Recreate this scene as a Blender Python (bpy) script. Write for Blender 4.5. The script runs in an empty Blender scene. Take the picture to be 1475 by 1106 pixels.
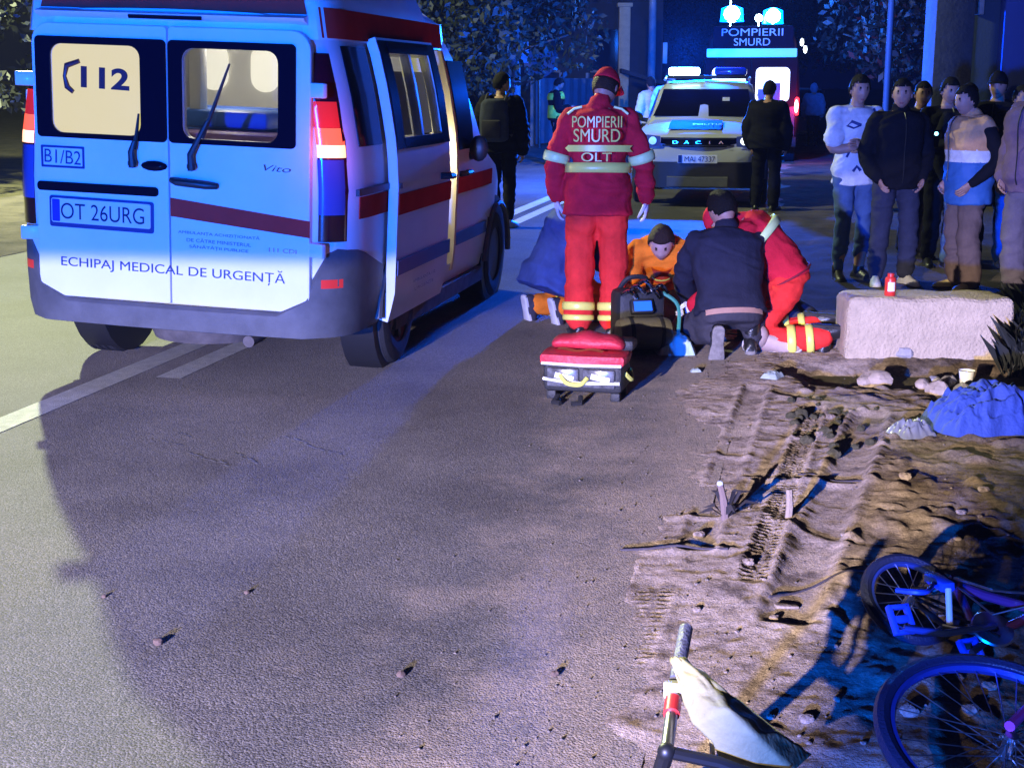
import bpy, bmesh, math, random
import numpy as np
from mathutils import Vector, Matrix, Quaternion
R_ = math.radians
random.seed(7)
SC = bpy.context.scene
COL = SC.collection
# ------------------------------------------------------------------ camera, world, exposure
HCAM, FPX, PITCH = 1.62, 2000.0, math.atan(433 / 2000)
cam = bpy.data.cameras.new('camera'); camo = bpy.data.objects.new('camera', cam); COL.objects.link(camo)
cam.sensor_width = 36; cam.lens = 36 * FPX / 1475; cam.clip_end = 600; cam.clip_start = .05
camo.location = (0, 0, HCAM); camo.rotation_euler = (math.pi / 2 - PITCH, 0, 0)
SC.camera = camo
W = bpy.data.worlds.new('World'); SC.world = W; W.use_nodes = True
wn = W.node_tree; wbg = wn.nodes['Background']
wbg.inputs[0].default_value = (.004, .010, .16, 1); wbg.inputs[1].default_value = .07
SC.view_settings.view_transform = 'Standard'; SC.view_settings.look = 'None'
SC.view_settings.exposure = 0; SC.view_settings.gamma = 1
SC.cycles.use_denoising = True
SC.cycles.max_bounces = 5; SC.cycles.sample_clamp_indirect = 4

# ------------------------------------------------------------------ lamps (a car behind the camera, street lamps, beacons)
def point_lamp(name, loc, power, color, radius=.05):
    l = bpy.data.lights.new(name, 'POINT'); l.energy = power; l.color = color; l.shadow_soft_size = radius
    o = bpy.data.objects.new(name, l); COL.objects.link(o); o.location = loc
    return o
def lin(a, b, x): return a + (b - a) * x
def headlamp(name, loc, power, color):
    """low beam: a flat cut-off that kicks up towards the kerb, and a side limit"""
    o = point_lamp(name, loc, power, color, .045)
    l = o.data; l.use_nodes = True; nt = l.node_tree; N = nt.nodes; L = nt.links
    em = N['Emission']
    tc = N.new('ShaderNodeTexCoord'); sp = N.new('ShaderNodeSeparateXYZ'); L.new(tc.outputs['Normal'], sp.inputs[0])
    def m(op, a, b=None, c=None):
        n = N.new('ShaderNodeMath'); n.operation = op
        for i, q in enumerate((a, b, c)):
            if q is None: continue
            if isinstance(q, (int, float)): n.inputs[i].default_value = q
            else: L.new(q, n.inputs[i])
        return n.outputs[0]
    def step(v, a, b):
        n = N.new('ShaderNodeMapRange'); n.interpolation_type = 'SMOOTHSTEP'; L.new(v, n.inputs[0])
        n.inputs[1].default_value = a; n.inputs[2].default_value = b; return n.outputs[0]
    x, y, z = sp.outputs
    az = m('MULTIPLY', m('ARCTAN2', x, y), 57.29578)
    el = m('MULTIPLY', m('ARCSINE', z), 57.29578)
    kick = m('MULTIPLY', m('MAXIMUM', m('SUBTRACT', az, 13.5), 0), .29)
    cut = m('ADD', m('MINIMUM', kick, 3.8), -5.75)
    d = m('SUBTRACT', cut, el)                     # degrees below the cut-off
    mask = m('MULTIPLY', m('MAXIMUM', step(d, -.08, .28), m('MULTIPLY', step(az, 14.5, 17), .34)), step(el, -17.5, -14.2))
    side = m('MULTIPLY', step(az, -34, -22), m('ADD', m('MULTIPLY', step(m('MULTIPLY', az, -1), -31.2, -28.9), .93), .07))
    # more light low down evens out the road
    prof = m('ADD', .62, m('MULTIPLY', 1.05, step(d, .5, 5)))
    L.new(m('MULTIPLY', m('MULTIPLY', mask, side), prof), em.inputs['Strength'])
    return o
HL = (-3.6, -4.2, 1.9)
headlamp('headlamp_light', HL, 8600, (1, .84, .72))
point_lamp('rear_beacon_light', (-3.0, -4.6, 1.15), 16500, (.0, .115, 1), .12)
def street_lamp(name, loc, power, color):
    """a street lantern throws its light along the road, less across it"""
    o = point_lamp(name, loc, power, color, .12); l = o.data; l.use_nodes = True; nt = l.node_tree; N = nt.nodes; L = nt.links
    tc = N.new('ShaderNodeTexCoord'); sp = N.new('ShaderNodeSeparateXYZ'); L.new(tc.outputs['Normal'], sp.inputs[0])
    a = N.new('ShaderNodeMath'); a.operation = 'ARCTAN2'; L.new(sp.outputs[0], a.inputs[0])
    ng = N.new('ShaderNodeMath'); ng.operation = 'MULTIPLY'; ng.inputs[1].default_value = -1; L.new(sp.outputs[1], ng.inputs[0]); L.new(ng.outputs[0], a.inputs[1])
    r = N.new('ShaderNodeMapRange'); r.interpolation_type = 'SMOOTHSTEP'; L.new(a.outputs[0], r.inputs[0])
    r.inputs[1].default_value = R_(27); r.inputs[2].default_value = R_(50); r.inputs[3].default_value = 1; r.inputs[4].default_value = .26
    L.new(r.outputs[0], N['Emission'].inputs['Strength']); return o
street_lamp('street_lamp_light', (-6.1, 17.3, 7), 17500, (.92, 1, .53))
# ------------------------------------------------------------------ helpers
def ray(x, y):
    c, s = math.cos(PITCH), math.sin(PITCH); v = y - 553
    return Vector((x - 737.5, FPX * c - v * s, -(FPX * s + v * c)))
def G(x, y, z=0):
    r = ray(x, y); t = (z - HCAM) / r.z
    return Vector((r.x * t, r.y * t, z))
def A(x, y, Y):
    r = ray(x, y); t = Y / r.y
    return Vector((r.x * t, Y, HCAM + r.z * t))

def hash2(ix, iy, s):
    n = (ix.astype(np.int64) * 374761393 + iy.astype(np.int64) * 668265263 + s * 1274126177) & 0x7fffffff
    n = ((n ^ (n >> 13)) * 1274126177) & 0x7fffffff
    n = n ^ (n >> 16)
    return (n & 0xffff) / 65535.0
def noise2(x, y, s=0):
    ix = np.floor(x); iy = np.floor(y); fx = x - ix; fy = y - iy
    fx = fx * fx * (3 - 2 * fx); fy = fy * fy * (3 - 2 * fy)
    a = hash2(ix, iy, s); b = hash2(ix + 1, iy, s); c = hash2(ix, iy + 1, s); d = hash2(ix + 1, iy + 1, s)
    return (a * (1 - fx) + b * fx) * (1 - fy) + (c * (1 - fx) + d * fx) * fy
def fbm(x, y, o=4, s=0):
    r = 0; a = .5; t = 0
    for i in range(o):
        r = r + a * noise2(x * 2 ** i + 17.3 * i, y * 2 ** i + 5.1 * i, s + i); t += a; a *= .5
    return r / t
def noise3(p, s=0):
    return (noise2(p[:, 0] + p[:, 2] * .73, p[:, 1] - p[:, 2] * .61, s) + noise2(p[:, 1] + 31, p[:, 2] + p[:, 0] * .3, s + 5)) / 2
def sstep(x, a, b):
    t = np.clip((x - a) / (b - a), 0, 1); return t * t * (3 - 2 * t)

# ---- materials
MATS = {}
def mat(name, col, rough=.6, metal=0, bump=0, bscale=40, var=0, vscale=8, emit=None, estr=0, trans=0, alpha=1, coat=0, col2=None, spec=.5, sheen=0):
    if name in MATS: return MATS[name]
    m = bpy.data.materials.new(name); MATS[name] = m; m.use_nodes = True
    nt = m.node_tree; N = nt.nodes; L = nt.links; b = N['Principled BSDF']
    b.inputs['Base Color'].default_value = (*col, 1); b.inputs['Roughness'].default_value = rough
    b.inputs['Metallic'].default_value = metal; b.inputs['Specular IOR Level'].default_value = spec
    b.inputs['Coat Weight'].default_value = coat; b.inputs['Coat Roughness'].default_value = .08
    b.inputs['Sheen Weight'].default_value = sheen
    if trans: b.inputs['Transmission Weight'].default_value = trans
    if alpha < 1: b.inputs['Alpha'].default_value = alpha
    if emit: b.inputs['Emission Color'].default_value = (*emit, 1); b.inputs['Emission Strength'].default_value = estr
    tc = None
    if var or bump or col2:
        tc = N.new('ShaderNodeTexCoord')
    if var or col2:
        n = N.new('ShaderNodeTexNoise'); n.inputs['Scale'].default_value = vscale; n.inputs['Detail'].default_value = 6; n.inputs['Roughness'].default_value = .65
        L.new(tc.outputs['Object'], n.inputs['Vector'])
        r = N.new('ShaderNodeValToRGB'); L.new(n.outputs[0], r.inputs[0])
        c2 = col2 or tuple(min(1, k * (1 + var)) for k in col)
        c1 = col if col2 else tuple(k * (1 - var) for k in col)
        r.color_ramp.elements[0].position = .3; r.color_ramp.elements[1].position = .7
        r.color_ramp.elements[0].color = (*c1, 1); r.color_ramp.elements[1].color = (*c2, 1)
        L.new(r.outputs[0], b.inputs['Base Color'])
    if bump:
        n = N.new('ShaderNodeTexNoise'); n.inputs['Scale'].default_value = bscale; n.inputs['Detail'].default_value = 5
        L.new(tc.outputs['Object'], n.inputs['Vector'])
        u = N.new('ShaderNodeBump'); u.inputs['Strength'].default_value = bump; u.inputs['Distance'].default_value = .02
        L.new(n.outputs[0], u.inputs['Height']); L.new(u.outputs[0], b.inputs['Normal'])
    return m

# ---- meshes
def link(name, me, parent=None):
    o = bpy.data.objects.new(name, me); COL.objects.link(o)
    if parent: o.parent = parent
    return o
def setm(me, mats):
    for k in (mats if isinstance(mats, (list, tuple)) else [mats]): me.materials.append(k)
def smooth(me, ang=35):
    me.shade_smooth()
    if ang: me.set_sharp_from_angle(angle=R_(ang))
def V(p): return Vector(p)
class MB:
    def __init__(s): s.v = []; s.f = []; s.m = []
    def add(s, vs, fs, mi=0):
        k = len(s.v); s.v += [tuple(q) for q in vs]; s.f += [tuple(i + k for i in f) for f in fs]; s.m += [mi] * len(fs); return s
    def box(s, c, d, mi=0, M=None):
        hx, hy, hz = d[0] / 2, d[1] / 2, d[2] / 2
        vs = [Vector((x, y, z)) for x in (-hx, hx) for y in (-hy, hy) for z in (-hz, hz)]
        if M is not None: vs = [M @ q for q in vs]
        vs = [q + Vector(c) for q in vs]
        return s.add(vs, [(0, 1, 3, 2), (4, 6, 7, 5), (0, 4, 5, 1), (2, 3, 7, 6), (0, 2, 6, 4), (1, 5, 7, 3)], mi)
    def loft(s, rings, mi=0, caps=True, closed=True):
        n = len(rings[0]); vs = [q for r in rings for q in r]; fs = []
        for i in range(len(rings) - 1):
            for j in range(n if closed else n - 1):
                a = i * n + j; b = i * n + (j + 1) % n
                fs.append((a, b, b + n, a + n))
        if caps: fs.append(tuple(range(n - 1, -1, -1))); fs.append(tuple((len(rings) - 1) * n + j for j in range(n)))
        return s.add(vs, fs, mi)
    def tube(s, pts, r, n=8, mi=0, caps=True, lat=None, flat=1.0):
        pts = [Vector(q) for q in pts]; k = len(pts)
        rs = r if isinstance(r, (list, tuple)) else [r] * k
        t = (pts[1] - pts[0]).normalized()
        a = Vector(lat) if lat is not None else (Vector((0, 0, 1)) if abs(t.z) < .9 else Vector((1, 0, 0)))
        rings = []
        for i, q in enumerate(pts):
            t = (pts[min(i + 1, k - 1)] - pts[max(i - 1, 0)])
            if t.length < 1e-9: t = Vector((0, 0, 1))
            t.normalize()
            a = a - t * a.dot(t)
            if a.length < 1e-6: a = t.orthogonal()
            a.normalize(); b = t.cross(a)
            rings.append([q + (a * math.cos(2 * math.pi * j / n) + b * math.sin(2 * math.pi * j / n) * flat) * rs[i] for j in range(n)])
        return s.loft(rings, mi, caps)
    def capsule(s, pts, rs, n=12, lat=None, flat=1.0, mi=0):
        """tube through points with rounded ends"""
        pts = [Vector(q) for q in pts]
        d0 = (pts[0] - pts[1]).normalized(); d1 = (pts[-1] - pts[-2]).normalized()
        P0, r0 = pts[0], rs[0]; P1, r1 = pts[-1], rs[-1]
        pp = [P0 + d0 * r0 * .98, P0 + d0 * r0 * .7] + pts + [P1 + d1 * r1 * .7, P1 + d1 * r1 * .98]
        rr = [r0 * .15, r0 * .72] + list(rs) + [r1 * .72, r1 * .15]
        return s.tube(pp, rr, n, mi, True, lat, flat)
    def ball(s, c, r, n=12, mi=0, sc=(1, 1, 1), M=None):
        vs = []; fs = []; m = n // 2
        for i in range(m + 1):
            th = math.pi * i / m
            for j in range(n):
                ph = 2 * math.pi * j / n
                q = Vector((math.sin(th) * math.cos(ph) * r * sc[0], math.sin(th) * math.sin(ph) * r * sc[1], math.cos(th) * r * sc[2]))
                if M is not None: q = M @ q
                vs.append(q + Vector(c))
        for i in range(m):
            for j in range(n):
                a = i * n + j; b = i * n + (j + 1) % n; fs.append((a, a + n, b + n, b))
        return s.add(vs, fs, mi)
    def lathe(s, prof, n=24, axis='x', c=(0, 0, 0), mi=0, M=None):
        """prof: list of (radius, along)"""
        rings = []
        for r, h in prof:
            ring = []
            for j in range(n):
                a = 2 * math.pi * j / n; u, w = r * math.cos(a), r * math.sin(a)
                q = {'x': (h, u, w), 'y': (w, h, u), 'z': (u, w, h)}[axis]
                q = Vector(q)
                if M is not None: q = M @ q
                ring.append(q + Vector(c))
            rings.append(ring)
        return s.loft(rings, mi, False)
    def mesh(s, name):
        me = bpy.data.meshes.new(name); me.from_pydata(s.v, [], s.f)
        me.polygons.foreach_set('material_index', s.m); me.update()
        bm = bmesh.new(); bm.from_mesh(me); bmesh.ops.remove_doubles(bm, verts=bm.verts, dist=1e-6)
        bmesh.ops.recalc_face_normals(bm, faces=bm.faces); bm.to_mesh(me); bm.free()
        return me
    def build(s, name, mats, parent=None, bevel=0, seg=2, ang=35, sub=0):
        me = s.mesh(name); setm(me, mats); o = link(name, me, parent)
        if bevel or sub: me = bake(o, bevel, seg, sub)
        smooth(me, ang)
        return o
def bake(o, bevel=0, seg=2, sub=0, extra=()):
    if bevel:
        b = o.modifiers.new('b', 'BEVEL'); b.width = bevel; b.segments = seg; b.limit_method = 'ANGLE'; b.angle_limit = R_(40)
    if sub:
        b = o.modifiers.new('s', 'SUBSURF'); b.levels = sub; b.render_levels = sub
    for f in extra: f(o)
    dg = bpy.context.evaluated_depsgraph_get(); dg.update()
    me = bpy.data.meshes.new_from_object(o.evaluated_get(dg)); me.name = o.data.name
    old = o.data; o.modifiers.clear(); o.data = me; bpy.data.meshes.remove(old)
    return me
def tag(o, label=None, cat=None, group=None, kind=None):
    if label: o['label'] = label
    if cat: o['category'] = cat
    if group: o['group'] = group
    if kind: o['kind'] = kind
    return o
def empty(name, loc=(0, 0, 0), rot=(0, 0, 0)):
    o = bpy.data.objects.new(name, None); COL.objects.link(o); o.location = loc; o.rotation_euler = rot; o.empty_display_size = .2
    return o
def curve_mesh(splines, depth, bevel=0, res=2):
    cu = bpy.data.curves.new('c', 'CURVE'); cu.dimensions = '2D'; cu.fill_mode = 'BOTH'; cu.extrude = depth / 2; cu.bevel_depth = bevel; cu.bevel_resolution = 1
    if bevel: cu.offset = -bevel
    for pts in splines:
        sp = cu.splines.new('POLY'); sp.points.add(len(pts) - 1); sp.use_cyclic_u = True
        for i, q in enumerate(pts): sp.points[i].co = (q[0], q[1], 0, 1)
    o = bpy.data.objects.new('c', cu); COL.objects.link(o)
    dg = bpy.context.evaluated_depsgraph_get(); dg.update()
    me = bpy.data.meshes.new_from_object(o.evaluated_get(dg))
    bpy.data.objects.remove(o); bpy.data.curves.remove(cu)
    return me
def rrect(x0, y0, x1, y1, r=.03, n=5, radii=None):
    rs = radii or (r, r, r, r); out = []                # bl, br, tr, tl
    for (cx, cy, a0, q) in ((x0, y0, 180, rs[0]), (x1, y0, 270, rs[1]), (x1, y1, 0, rs[2]), (x0, y1, 90, rs[3])):
        sx = 1 if cx == x0 else -1; sy = 1 if cy == y0 else -1
        for i in range(n + 1):
            a = R_(a0 + 90 * i / n); out.append((cx + sx * q + q * math.cos(a), cy + sy * q + q * math.sin(a)))
    return out
def slab(name, splines, depth, mats, parent, M, bevel=0, ang=30):
    """a flat plate: outline plus holes, M maps plate (x, y, normal) to the parent"""
    me = curve_mesh(splines, depth, bevel); me.transform(M); setm(me, mats); me.name = name
    o = link(name, me, parent); smooth(me, ang); return o
def frame(origin, xa, ya):
    xa = Vector(xa).normalized(); ya = Vector(ya); ya = (ya - xa * ya.dot(xa)).normalized(); za = xa.cross(ya)
    M = Matrix((xa, ya, za)).transposed().to_4x4(); M.translation = Vector(origin); return M
def text(name, s, M, mats, parent, h=None, w=None, ext=.002, align='CENTER', shear=0, bold=0, space=1):
    cu = bpy.data.curves.new('t', 'FONT'); cu.body = s; cu.size = 1; cu.extrude = 0; cu.align_x = 'LEFT'; cu.shear = shear; cu.offset = bold; cu.space_character = space
    o = bpy.data.objects.new('t', cu); COL.objects.link(o)
    dg = bpy.context.evaluated_depsgraph_get(); dg.update()
    me = bpy.data.meshes.new_from_object(o.evaluated_get(dg)); bpy.data.objects.remove(o); bpy.data.curves.remove(cu)
    n = len(me.vertices); co = np.empty(n * 3); me.vertices.foreach_get('co', co); co = co.reshape(-1, 3)
    mn, mx = co.min(0), co.max(0); cx, cy = (mn[0] + mx[0]) / 2, (mn[1] + mx[1]) / 2
    sy = h / (mx[1] - mn[1]) if h else w / (mx[0] - mn[0]); sx = w / (mx[0] - mn[0]) if w else sy
    off = {'CENTER': cx, 'LEFT': mn[0], 'RIGHT': mx[0]}[align]
    co[:, 0] = (co[:, 0] - off) * sx; co[:, 1] = (co[:, 1] - cy) * sy; co[:, 2] = 0
    me.vertices.foreach_set('co', co.ravel()); me.transform(M); me.name = name
    me.materials.clear(); setm(me, mats); me.update()
    return link(name, me, parent)
# ------------------------------------------------------------------ ground, road
YAW = R_(12.5)
RD = Vector((math.sin(YAW), math.cos(YAW), 0)); RR = Vector((math.cos(YAW), -math.sin(YAW), 0))
C0 = Vector((-2.04, 8.65, 0)); C0 = C0 - RD * (C0.dot(RD))            # centre line foot
def road(u, v, z=0): q = C0 + RD * u + RR * v; return Vector((q.x, q.y, z))
def to_road(p):
    d = Vector((p[0], p[1], 0)) - C0; return d.dot(RD), d.dot(RR)
def ground_mat(name, kind):
    m = bpy.data.materials.new(name); m.use_nodes = True; nt = m.node_tree; N = nt.nodes; L = nt.links; b = N['Principled BSDF']
    b.inputs['Specular IOR Level'].default_value = .12 if kind != 'asphalt' else .25
    b.inputs['Diffuse Roughness'].default_value = 1
    tc = N.new('ShaderNodeTexCoord')
    def noise(sc, det=6, ro=.6):
        n = N.new('ShaderNodeTexNoise'); n.inputs['Scale'].default_value = sc; n.inputs['Detail'].default_value = det; n.inputs['Roughness'].default_value = ro
        L.new(tc.outputs['Object'], n.inputs['Vector']); return n.outputs[0]
    def ramp(v, stops):
        r = N.new('ShaderNodeValToRGB'); L.new(v, r.inputs[0]); e = r.color_ramp.elements
        while len(e) < len(stops): e.new(.5)
        for i, (p, c) in enumerate(stops): e[i].position = p; e[i].color = (*c, 1)
        return r.outputs[0]
    def mix(a, c, f, mode='MIX'):
        x = N.new('ShaderNodeMix'); x.data_type = 'RGBA'; x.blend_type = mode
        if isinstance(f, float): x.inputs[0].default_value = f
        else: L.new(f, x.inputs[0])
        L.new(a, x.inputs[6]); L.new(c, x.inputs[7]); return x.outputs[2]
    if kind == 'asphalt':
        v = N.new('ShaderNodeTexVoronoi'); v.inputs['Scale'].default_value = 150; L.new(tc.outputs['Object'], v.inputs['Vector'])
        stones = ramp(v.outputs['Color'], [(.08, (.055, .053, .055)), (.5, (.09, .085, .085)), (.95, (.15, .14, .135))])
        patches = ramp(noise(.8, 7, .62), [(.28, (.55, .54, .54)), (.5, (.95, .94, .92)), (.72, (1.3, 1.26, 1.2))])
        sp = N.new('ShaderNodeSeparateXYZ'); L.new(tc.outputs['Object'], sp.inputs[0])
        def mth(op, a, c):
            n = N.new('ShaderNodeMath'); n.operation = op
            for i, q in enumerate((a, c)):
                if isinstance(q, (int, float)): n.inputs[i].default_value = q
                else: L.new(q, n.inputs[i])
            return n.outputs[0]
        e = mth('SUBTRACT', sp.outputs[0], mth('ADD', mth('MULTIPLY', sp.outputs[1], .207), -.60))
        e = mth('ADD', e, mth('MULTIPLY', mth('SUBTRACT', noise(2.2, 6, .7), .5), 2.4))
        r = N.new('ShaderNodeMapRange'); r.interpolation_type = 'SMOOTHSTEP'; L.new(e, r.inputs[0]); r.inputs[1].default_value = -.75; r.inputs[2].default_value = .35; r.inputs[4].default_value = .85
        dust = mth('MULTIPLY', r.outputs[0], ramp(noise(45, 4, .7), [(.35, (.35, .35, .35)), (.6, (1, 1, 1))]))
        sand = ramp(noise(30, 4, .7), [(.3, (.24, .185, .145)), (.7, (.36, .29, .23))])
        L.new(mix(mix(stones, patches, 1.0, 'MULTIPLY'), sand, dust), b.inputs['Base Color'])
        b.inputs['Roughness'].default_value = .75
        h = N.new('ShaderNodeMath'); h.operation = 'ADD'
        inv = N.new('ShaderNodeMath'); inv.operation = 'MULTIPLY'; inv.inputs[1].default_value = -.9; L.new(v.outputs['Distance'], inv.inputs[0])
        L.new(inv.outputs[0], h.inputs[0]); L.new(noise(60, 6, .8), h.inputs[1])
        u = N.new('ShaderNodeBump'); u.inputs['Strength'].default_value = .5; u.inputs['Distance'].default_value = .006
    else:
        base = ramp(noise(2.2, 8, .65), [(.3, (.22, .168, .135)), (.55, (.35, .275, .225)), (.75, (.46, .375, .31))] if kind == 'dirt' else [(.3, (.05, .045, .04)), (.7, (.13, .11, .09))] if kind == 'earth' else [(.3, (.035, .035, .02)), (.7, (.10, .085, .05))])
        grit = ramp(noise(70, 4, .7), [(.3, (.6, .6, .6)), (.7, (1.25, 1.25, 1.25))])
        if kind == 'dirt':
            sp = N.new('ShaderNodeSeparateXYZ'); L.new(tc.outputs['Object'], sp.inputs[0])
            def mth(op, a, c):
                n = N.new('ShaderNodeMath'); n.operation = op
                for i, q in enumerate((a, c)):
                    if isinstance(q, (int, float)): n.inputs[i].default_value = q
                    else: L.new(q, n.inputs[i])
                return n.outputs[0]
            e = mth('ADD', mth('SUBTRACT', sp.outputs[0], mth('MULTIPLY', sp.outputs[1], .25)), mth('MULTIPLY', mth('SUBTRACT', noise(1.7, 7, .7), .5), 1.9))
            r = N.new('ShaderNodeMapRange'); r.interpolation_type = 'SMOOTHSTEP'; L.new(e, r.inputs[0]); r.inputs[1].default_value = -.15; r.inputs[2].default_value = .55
            base = mix(base, ramp(noise(3.5, 7, .7), [(.3, (.075, .055, .038)), (.6, (.15, .11, .07)), (.8, (.22, .165, .11))]), r.outputs[0])  # darker to the right: ground outside the beam, put into the colour
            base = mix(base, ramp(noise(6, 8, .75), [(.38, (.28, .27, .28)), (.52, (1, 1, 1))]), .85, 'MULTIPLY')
        L.new(mix(base, grit, 1.0, 'MULTIPLY'), b.inputs['Base Color']); b.inputs['Roughness'].default_value = .95
        h = N.new('ShaderNodeMath'); h.operation = 'ADD'; L.new(noise(28, 6, .7), h.inputs[0]); L.new(noise(120, 3, .7), h.inputs[1])
        u = N.new('ShaderNodeBump'); u.inputs['Strength'].default_value = .6; u.inputs['Distance'].default_value = .012
    L.new(h.outputs[0], u.inputs['Height']); L.new(u.outputs[0], b.inputs['Normal'])
    return m
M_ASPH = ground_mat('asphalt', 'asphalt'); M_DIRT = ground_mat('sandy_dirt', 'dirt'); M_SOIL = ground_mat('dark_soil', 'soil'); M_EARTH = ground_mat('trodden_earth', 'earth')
M_PAINT = mat('road_paint', (.42, .42, .39), .8, bump=.5, bscale=160, var=.22, vscale=14)
g = MB(); g.add([(-260, -60, -.05), (260, -60, -.05), (260, 420, -.05), (-260, 420, -.05)], [(0, 1, 2, 3)])
tag(g.build('ground', M_SOIL, ang=0), kind='structure')
g = MB(); us = [-25 + 5 * i for i in range(70)]
g.loft([[road(u, -3.9), road(u, 0), road(u, 3.5)] for u in us], caps=False, closed=False)
tag(g.build('road', M_ASPH, ang=0), kind='structure')
# verge on the far left: pale earth strip behind the road edge
g = MB(); g.loft([[road(u, -3.75, .006), road(u, -4.6, .03), road(u, -7.5, .03)] for u in us], caps=False, closed=False)
tag(g.build('verge', M_EARTH, ang=0), kind='structure')
def strip(mb, u0, u1, v, w, z=.004, n=1):
    mb.add([road(u0, v - w / 2, z), road(u0, v + w / 2, z), road(u1, v + w / 2, z), road(u1, v - w / 2, z)], [(0, 1, 2, 3)])
vs_ = to_road(G(280, 497))[1]
g = MB(); strip(g, 2, 70, vs_, .17)
ud0 = to_road(G(242, 545))[0]; vd = to_road(G(242, 545))[1]
for k in range(8): strip(g, ud0 + k * 9, ud0 + 3.2 + k * 9, vd, .15)
tag(g.build('road_marking', M_PAINT, ang=0), kind='structure')

# dirt shoulder: a fine displaced sheet
def edge_x(Y): return -.60 + .207 * Y + .10 * np.sin(Y * 2.3 + .6) + .06 * np.sin(Y * 5.1)
def dirt_height(X, Y):
    e = X - edge_x(Y) + (fbm(X * 3, Y * 3, 4, 3) - .5) * .35
    k = sstep(e, -.08, .55)
    big = (fbm(X * 1.3, Y * 1.3, 3, 11) - .45) * .05
    mid = (fbm(X * 5 + Y * 2, Y * 5 - X * 2, 5, 21) - .5) * .014
    fine = (fbm(X * 24 + Y * 9, Y * 24 - X * 9, 3, 31) - .5) * .008
    clod = np.maximum(0, fbm(X * 9, Y * 9, 2, 41) - .60) * .085 * sstep(e, .3, .9)
    h = -.010 + k * (.022 + fine) + sstep(e, -.2, .1) * fine * .6 + sstep(e, .1, .9) * (big + mid + clod) + sstep(e, .2, 1.6) * .012
    # ditch along the foot of the concrete block
    dx = sstep(X, 1.5, 1.8) * (1 - sstep(X, 3.1, 3.6)); h = h - .10 * dx * np.exp(-((Y - 7.75) / .28) ** 2)
    # wheel tracks pressed into the sand
    for (p, q, w, tread) in TRACKS:
        ax, ay = p.x, p.y; bx, by = q.x, q.y; L2 = math.hypot(bx - ax, by - ay); tx, ty = (bx - ax) / L2, (by - ay) / L2
        s_ = (X - ax) * tx + (Y - ay) * ty; d = (X - ax) * -ty + (Y - ay) * tx
        inside = k * sstep(s_, -.05, .05) * (1 - sstep(s_, L2 - .05, L2 + .05))
        prof = np.exp(-(d / w) ** 4)
        h = h * (1 - .75 * inside * prof) + inside * prof * (.006 if tread else -.006)
        h = h + inside * .010 * np.exp(-((np.abs(d) - w * 1.15) / (.25 * w)) ** 2)
        if tread: h = h + inside * prof * .006 * np.sign(np.sin(s_ * 2 * math.pi / .035)) * (np.abs(np.sin(d * 40)) > .35)
    # small ridges running across the edge
    for (p, q, hh, w) in RIDGES:
        ax, ay = p.x, p.y; bx, by = q.x, q.y; L2 = math.hypot(bx - ax, by - ay); tx, ty = (bx - ax) / L2, (by - ay) / L2
        s_ = (X - ax) * tx + (Y - ay) * ty; d = (X - ax) * -ty + (Y - ay) * tx + .02 * np.sin(s_ * 9)
        h = h + np.clip(k, 0, 1) * hh * .42 * np.exp(-(d / w) ** 2) * sstep(s_, -.1, .1) * (1 - sstep(s_, L2 - .12, L2 + .12))
    return h
TRACKS = [(G(905, 808), G(845, 955), .035, False), (G(945, 850), G(905, 965), .06, True), (G(1090, 560), G(1000, 800), .065, False), (G(1255, 600), G(1130, 900), .085, False), (G(1175, 590), G(1085, 840), .05, True)]
RIDGES = [(G(880, 788), G(1060, 800), .035, .03), (G(935, 640), G(1085, 665), .025, .03), (G(905, 695), G(1060, 700), .03, .028), (G(890, 738), G(1040, 748), .03, .028),
          (G(1100, 570), G(1200, 590), .03, .04), (G(1070, 690), G(1250, 705), .035, .03), (G(1090, 740), G(1230, 800), .025, .04), (G(870, 1030), G(960, 1065), .03, .03),
          (G(880, 985), G(980, 1010), .025, .03), (G(1120, 640), G(1210, 625), .03, .03)]
def grid_sheet(name, x0, x1, y0, y1, step, fn, m):
    nx = int((x1 - x0) / step) + 1; ny = int((y1 - y0) / step) + 1
    X, Y = np.meshgrid(np.linspace(x0, x1, nx), np.linspace(y0, y1, ny)); Z = fn(X, Y)
    co = np.stack([X, Y, Z], -1).reshape(-1, 3)
    i = (np.arange(ny - 1)[:, None] * nx + np.arange(nx - 1)[None]).ravel()
    f = np.stack([i, i + 1, i + nx + 1, i + nx], 1)
    me = bpy.data.meshes.new(name); me.from_pydata(co.tolist(), [], f.tolist()); me.update(); setm(me, m); me.shade_smooth()
    return link(name, me)
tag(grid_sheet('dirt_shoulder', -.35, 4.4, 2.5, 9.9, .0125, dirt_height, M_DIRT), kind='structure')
def far_h(X, Y): return -.022 + sstep(X - edge_x(Y), -.05, .5) * (.04 + (fbm(X * 3, Y * 3, 4, 3) - .5) * .06) - .02 * (1 - sstep(Y, 9.9, 10.2)) * 0
tag(grid_sheet('roadside_earth', .9, 14, 9.9, 45, .08, far_h, M_EARTH), kind='structure')
def ground_z(x, y):
    a = np.array([float(x)]), np.array([float(y)])
    z = float((dirt_height if y < 9.9 else far_h)(*a)[0]); return max(0.0, z)
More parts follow.
